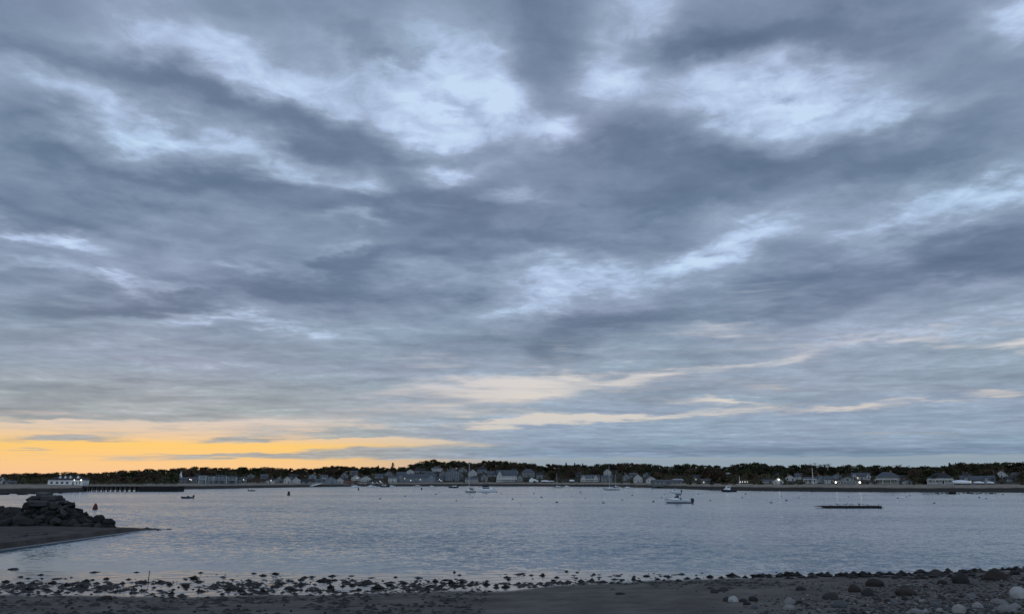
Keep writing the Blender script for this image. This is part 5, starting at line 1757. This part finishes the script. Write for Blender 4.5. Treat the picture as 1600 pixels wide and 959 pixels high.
ROCKS_L = [(18, 889.5, 32, 3), (31, 901, 13, 3), (62, 898, 12, 3), (147, 894, 22, 2.5), (88, 904, 28, 2.5), (212, 894, 13, 3), (313, 894.5, 9, 2.5), (165, 904, 14, 5), (200, 905, 12, 3), (133, 909, 16, 6), (191, 911, 14, 5),
           (223, 910, 32, 4), (250, 909, 28, 5), (303, 904, 20, 6), (310, 909, 18, 3), (265, 913, 14, 4), (50, 913, 22, 8), (30, 911, 20, 5), (81, 911, 18, 5), (103, 914, 16, 7), (45, 920, 26, 8), (73, 922, 12, 8), (12, 917, 12, 7), (8, 909, 16, 4),
           (125, 918, 24, 7), (160, 917, 28, 6), (183, 918, 10, 6), (205, 926, 8, 9), (221, 922, 10, 5), (267, 927, 12, 6), (310, 923, 16, 5), (357, 921, 11, 9), (375, 923, 18, 8), (382, 928, 20, 6), (290, 915, 18, 4), (26, 928, 9, 5), (44, 928, 10, 5),
           (347, 928, 14, 6), (270, 921, 10, 4), (90, 925, 12, 4), (113, 922, 16, 4), (150, 924, 14, 4), (180, 924, 14, 4), (240, 918, 12, 4), (283, 933, 12, 4),
           (410, 899, 20, 4), (430, 897, 20, 4), (519, 900, 18, 4), (470, 906, 13, 4), (487, 901, 16, 3), (505, 908, 34, 6), (451, 908, 14, 3), (540, 910, 20, 5), (550, 915, 14, 8), (575, 908, 20, 5), (570, 912, 30, 6), (598, 907, 8, 6), (590, 919, 28, 8),
           (516, 918, 14, 8), (480, 922, 12, 7), (410, 925, 18, 10), (425, 918, 12, 8), (450, 920, 30, 6), (500, 925, 10, 4), (520, 922, 8, 4), (648, 917, 12, 10), (668, 921, 18, 9), (631, 912, 14, 5), (680, 908, 14, 6), (705, 911, 20, 8), (722, 910, 20, 7),
           (757, 925, 8, 7), (669, 926, 10, 5), (710, 894, 8, 4), (718, 898, 8, 3), (795, 905, 10, 5), (790, 917, 16, 8), (745, 912, 14, 6), (760, 913, 16, 6), (775, 914, 14, 6), (690, 915, 16, 6), (610, 914, 18, 6), (560, 921, 14, 5), (535, 916, 14, 6), (470, 914, 18, 5), (435, 912, 16, 5), (395, 918, 14, 6),
           (811, 911, 12, 8), (832, 904, 7, 7), (819, 898, 6, 5), (848, 899, 16, 5), (845, 911, 9, 7), (885, 893, 12, 3), (902, 894, 10, 3), (944, 910, 22, 6), (972, 906, 12, 8), (910, 909, 14, 6), (956, 911, 10, 5), (990, 905, 12, 6), (1010, 900, 20, 4), (1045, 901, 22, 5),
           (1000, 908, 14, 5), (1028, 905, 16, 5), (1075, 904, 20, 5), (1110, 901, 18, 5), (1145, 900, 24, 7), (1180, 901, 22, 9), (865, 907, 14, 5), (885, 911, 16, 5), (925, 907, 12, 5), (870, 902, 12, 4), (900, 903, 12, 4), (1060, 908, 16, 4), (1090, 904, 16, 5), (1128, 903, 14, 5), (1165, 902, 14, 5)]
for px, row, w_, h_ in ROCKS_L:
    if px < 800: lbl, grp = 'low clump of rock draped in dark seaweed on the shining wet flat left of centre', 'seaweed rocks on the wet flat'
    else: lbl, grp = 'dark seaweed covered rock at the edge of the water right of centre', 'seaweed rocks along the water edge'
    if (px, row) == (505, 908): lbl, grp = 'longest low mound of seaweed lying alone on the shining wet flat', None
    if (px, row) == (18, 889.5): lbl, grp = 'long thin streak of seaweed at the water edge by the left edge', None
    if (px, row) == (811, 911): lbl, grp = 'round upright dark rock standing on the bright flat near the middle', None
    if (px, row) == (303, 904): lbl, grp = 'pointed dark seaweed mound standing alone on the bright flat at left', None
    if (px, row) == (1180, 901): lbl, grp = 'tallest seaweed rock at the water edge where the sand is bare', None
    shore_stone('seaweed_rock', R.choice(WEED), px, row, w_ * R.uniform(.6, 1.0), h_ * R.uniform(.55, 1.0), lbl, 'rock', grp)
for k in range(75):
    px = R.uniform(-20, 800); row = 916 + R.gauss(0, 6.5) - (3 if px > 650 else 0)
    if row < 897 or row > 929: continue
    shore_stone('seaweed_rock', R.choice(WEED), px, row, R.choice((4, 5, 6, 8, 11, 16, 22)), R.uniform(1.2, 3.2), 'low clump of rock draped in dark seaweed on the shining wet flat left of centre', 'rock', 'seaweed rocks on the wet flat')
# the dense dark line of rocks at the water edge on the right
px = 1190.0
while px < 1640:
    row = ip(px, [(1190, 902), (1300, 901), (1400, 900), (1500, 896), (1600, 892), (1700, 888)])
    for j in range(2 if px < 1400 else 3):
        shore_stone('seaweed_rock', R.choice(WEED), px + R.uniform(-6, 6), row - 3 + j * R.uniform(2, 5), R.uniform(9, 24), R.uniform(3, 7), 'dark rock in the dense wet row along the right hand water edge', 'rock', 'dark rocks in the row along the right water edge')
    px += R.uniform(9, 15)

# weed and stones along the edge of the spit
for k in range(26):
    if k < 18: px = R.uniform(-5, 75); row = ip(px, [(0, 850), (35, 845), (80, 839)]) + R.uniform(-3, 2.5)
    else: px = R.uniform(215, 272); row = 827.3 + R.uniform(-.8, .8)
    p = at(px, row)
    s_ = R.uniform(3, 9) * p.y / FPX / 2
    o = link('seaweed_rock', R.choice(WEED), None, (p.x, p.y, max(0, spit_z(p.x, p.y)) - .02), (0, 0, R.uniform(0, 6)), (s_ * 1.5, s_ * 1.2, s_ * .7))
    tag(o, 'small weedy rock at the water edge of the sand spit by the breakwater', 'rock', 'weedy rocks along the sand spit')

# named stones on the sand
NAMED = [(1147, 939.5, 16, 9, 'white', 'white oval stone on the bare sand beside a dark one'), (1136, 939, 11, 8, 'dark', 'dark stone touching the white oval stone on the sand'), (1162, 939.5, 12, 5, 'dark', 'flat dark stone just right of the white oval stone'),
         (1178, 938.5, 14, 8, 'dark', 'dark stone at the right end of the row with the white oval stone'), (1117, 926, 12, 8, 'dark', 'dark round stone, left of the pair on the bare sand'), (1131, 923, 18, 6, 'dark', 'dark flat stone, right of the pair on the bare sand'),
         (1168, 944.5, 12, 5, 'dark', 'small dark stone in front of the row with the white oval stone'), (1180, 950, 12, 5, 'grey', 'grey stone in front of the row with the white oval stone'),
         (1253, 921.5, 18, 6, 'dark', 'low dark stone alone on the sand at the edge of the stony ground'), (1337, 924.5, 19, 11, 'brown', 'brown angular boulder left of the upright dark one'), (1358, 930, 18, 16, 'dark', 'upright dark boulder with a pointed top on the right beach'),
         (1370, 915.5, 28, 11, 'brown', 'broad brown boulder with a pale cap behind the upright dark one'), (1300, 936, 23, 11, 'dark', 'dark rounded boulder in front of the upright dark one'), (1314, 949, 22, 11, 'grey', 'grey rounded boulder nearest the bottom of the beach, left of the cobbles'),
         (1236, 943.5, 19, 10, 'pale', 'upper pale oval stone of the two on the sand'), (1235, 953, 19, 9, 'pale', 'lower pale oval stone of the two on the sand'), (1250, 942, 9, 6, 'dark', 'small dark stone touching the upper pale oval stone'),
         (1421, 930, 34, 11, 'brown', 'long dark brown boulder lying flat in the stony ground'), (1417, 921, 14, 10, 'dark', 'dark round stone behind the long brown boulder'), (1475, 912.5, 15, 9, 'brown', 'brown stone between the water edge and the long brown boulder'),
         (1505, 911, 25, 17, 'dark', 'big dark square boulder close to the right hand water edge'), (1465, 899, 20, 10, 'dark', 'dark boulder standing up at the water edge left of the big square one'), (1560, 906, 32, 16, 'brown', 'big brown boulder near the water by the right edge'),
         (1597, 934, 28, 17, 'white', 'big white boulder at the right edge of the beach'), (1565, 944, 23, 8, 'pale', 'long pale cobble left of the big white boulder'), (1578, 957, 26, 17, 'pale', 'large pale domed boulder in the bottom right corner'),
         (1502, 957, 25, 13, 'pale', 'pale domed cobble at the bottom, second large one from the right corner'), (1530, 949, 16, 9, 'pale', 'pale pointed cobble between the two domed ones'), (1465, 948, 16, 8, 'grey', 'grey cobble left of the pale domed cobbles'),
         (1470, 955, 11, 7, 'pale', 'small pale cobble in front of the grey one at the bottom'), (1435, 960, 24, 9, 'pale', 'flat pale cobble cut by the bottom of the view'), (1520, 934, 15, 7, 'grey', 'grey green stone in front of the big square boulder'),
         (1590, 950, 16, 8, 'pale', 'pale stone between the white boulder and the corner'), (1400, 944, 12, 6, 'grey', 'grey stone in front of the long brown boulder'), (160, 937.5, 23, 7, 'dark', 'largest dark stone on the sand in front of the wet flat'),
         (146, 946, 15, 5, 'dark', 'dark stone, lower left of the largest one before the wet flat'), (70, 945, 13, 4, 'dark', 'flat dark stone on the sand near the left edge'), (227, 950, 13, 5, 'dark', 'dark stone, left of the close pair on the sand at left'),
         (241, 952, 17, 5, 'dark', 'dark stone, right of the close pair on the sand at left'), (345, 938, 19, 5, 'dark', 'dark stone on the sand below the two dense seaweed heaps'), (108, 960, 13, 3.5, 'dark', 'dark stone cut by the bottom of the view at left'),
         (970, 928, 15, 3, 'dark', 'thin dark driftwood like stone alone on the smooth sand')]
for px, row, w_, h_, k, lbl in NAMED:
    shore_stone('beach_stone', R.choice(STONE[k]), px, row, w_, h_, lbl, 'stone')
# scattered stones of the right hand beach
NM = {'dark': 'dark', 'brown': 'brown', 'pale': 'pale', 'grey': 'grey'}
n = 0
while n < 190:
    px, row = R.uniform(1190, 1640), R.uniform(901, 962)
    edge = ip(px, [(1190, 902), (1400, 898), (1600, 890)])
    if row < edge + 2: continue
    dens = sst(1180, 1480, px + (row - 930) * 2.5)
    if R.random() > .12 + .88 * dens: continue
    pale = sst(920, 955, row) * sst(1250, 1500, px)
    k = R.choices(('dark', 'brown', 'grey', 'pale'), (1.4 - pale, .7 - .4 * pale, .7, .25 + 1.7 * pale))[0]
    w_ = R.choice((4, 4, 5, 5, 6, 7, 8, 10)) * (.8 + .45 * pale)
    shore_stone('beach_stone', R.choice(STONE[k]), px, row, w_, w_ * R.uniform(.4, .62), f'small {NM[k]} stone among the scattered stones of the right hand beach', 'stone', f'{NM[k]} stones scattered on the right beach')
    n += 1
for k in range(50):
    px, row = R.uniform(-20, 760), R.uniform(931, 962)
    shore_stone('beach_stone', R.choice(STONE['dark']), px, row, R.uniform(3.5, 9), R.uniform(1.5, 3.5), 'small dark stone scattered on the sand left of centre', 'stone', 'small stones scattered on the left sand', .3)

# pebbles, weed scraps and shell bits: too many to count
peb = {'dark': MB(), 'pale': MB()}
rng = random.Random(31)
ico = rock_mesh('pebble', 300, M_DARKST, (1, .85, .6), 1, .25)
iv = [v.co.copy() for v in ico.vertices]; ifc = [tuple(p.vertices) for p in ico.polygons]
for k in range(9000):
    px, row = rng.uniform(1080, 1680), rng.uniform(898, 966)
    if row < ip(px, [(1080, 905), (1190, 902), (1400, 898), (1600, 890)]) + 1: continue
    if rng.random() > .04 + .96 * sst(1150, 1430, px + (row - 930) * 2.0): continue
    p = on_beach(px, row)
    s = rng.choice((.02, .03, .03, .04, .06, .09))
    a = rng.uniform(0, 6.28); ca, sa = math.cos(a), math.sin(a)
    peb['pale' if rng.random() < .16 else 'dark'].add([(p.x + (v.x * ca - v.y * sa) * s, p.y + (v.x * sa + v.y * ca) * s, p.z + v.z * s * .8) for v in iv], ifc, rng.choice((0, 0, 1)))
tag(peb['dark'].build('gravel', [M_DARKST, M_BROWNST], smooth=True), 'dark gravel and pebbles covering the right hand beach', 'gravel', kind='stuff')
tag(peb['pale'].build('shingle', [M_GREYST, M_PALEST], smooth=True), 'pale pebbles sprinkled through the gravel of the right beach', 'pebbles', kind='stuff')
lit_ = MB()
for k in range(8000):
    zone_ = rng.random()
    if zone_ < .45: px, row = rng.uniform(-40, 820), rng.gauss(917, 7)
    elif zone_ < .8: px, row = rng.uniform(-40, 760), rng.uniform(928, 964)
    else: px, row = rng.uniform(780, 1250), ip(px, [(0, 912), (800, 914), (1000, 904), (1250, 899)]) + rng.gauss(-1, 3)
    if row < 893: continue
    if mnoise.noise((px * .012, row * .09, 2)) + rng.uniform(-.45, .3) < -.05: continue
    p = on_beach(px, row)
    z = max(p.z, 0.0)
    n_ = rng.randint(4, 6); r_ = rng.choice((.03, .04, .05, .07, .09, .13, .20)); a0 = rng.uniform(0, 6)
    ex, ey = rng.uniform(.9, 2.0), rng.uniform(.4, .9)
    vs = [(p.x + math.cos(a0 + j * 6.283 / n_) * r_ * ex * rng.uniform(.7, 1.2), p.y + math.sin(a0 + j * 6.283 / n_) * r_ * ey, z + .004) for j in range(n_)]
    top = (p.x, p.y, z + r_ * rng.uniform(.25, .6))
    lit_.add(vs + [top], [(j, (j + 1) % n_, n_) for j in range(n_)], 0)
tag(lit_.build('seaweed_litter', M_WEED), 'scraps of dark seaweed strewn over the wet flat and sand', 'seaweed', kind='stuff')

# ---------------------------------------------------------------- small things standing on the flat
p = on_beach(232, 904)
r = tag(empty('marker_stake', (p.x, p.y, max(p.z, 0))), 'thin pale upright stake standing in the wet flat at left', 'stake')
m = MB(); m.tube((0, 0, -.2), (.02, 0, .52), .035, .028, 7); m.build('shaft', pbr('bleached_wood', (.20, .18, .16), .8, .2, 6), r)
m = MB(); m.tube((.016, 0, .42), (.0185, 0, .5), .045, .045, 7); m.build('wrap', pbr('faded_tape', (.30, .24, .20), .6, .1, 6), r)
GULL = bird_mesh('gull', [M_GULL, M_BILL])
p = on_beach(427, 905)
o = link('gull', GULL, None, (p.x, p.y, max(p.z, 0.0)), (0, 0, .4), (.75,) * 3)
tag(o, 'small pale gull standing on the bright wet flat', 'bird')
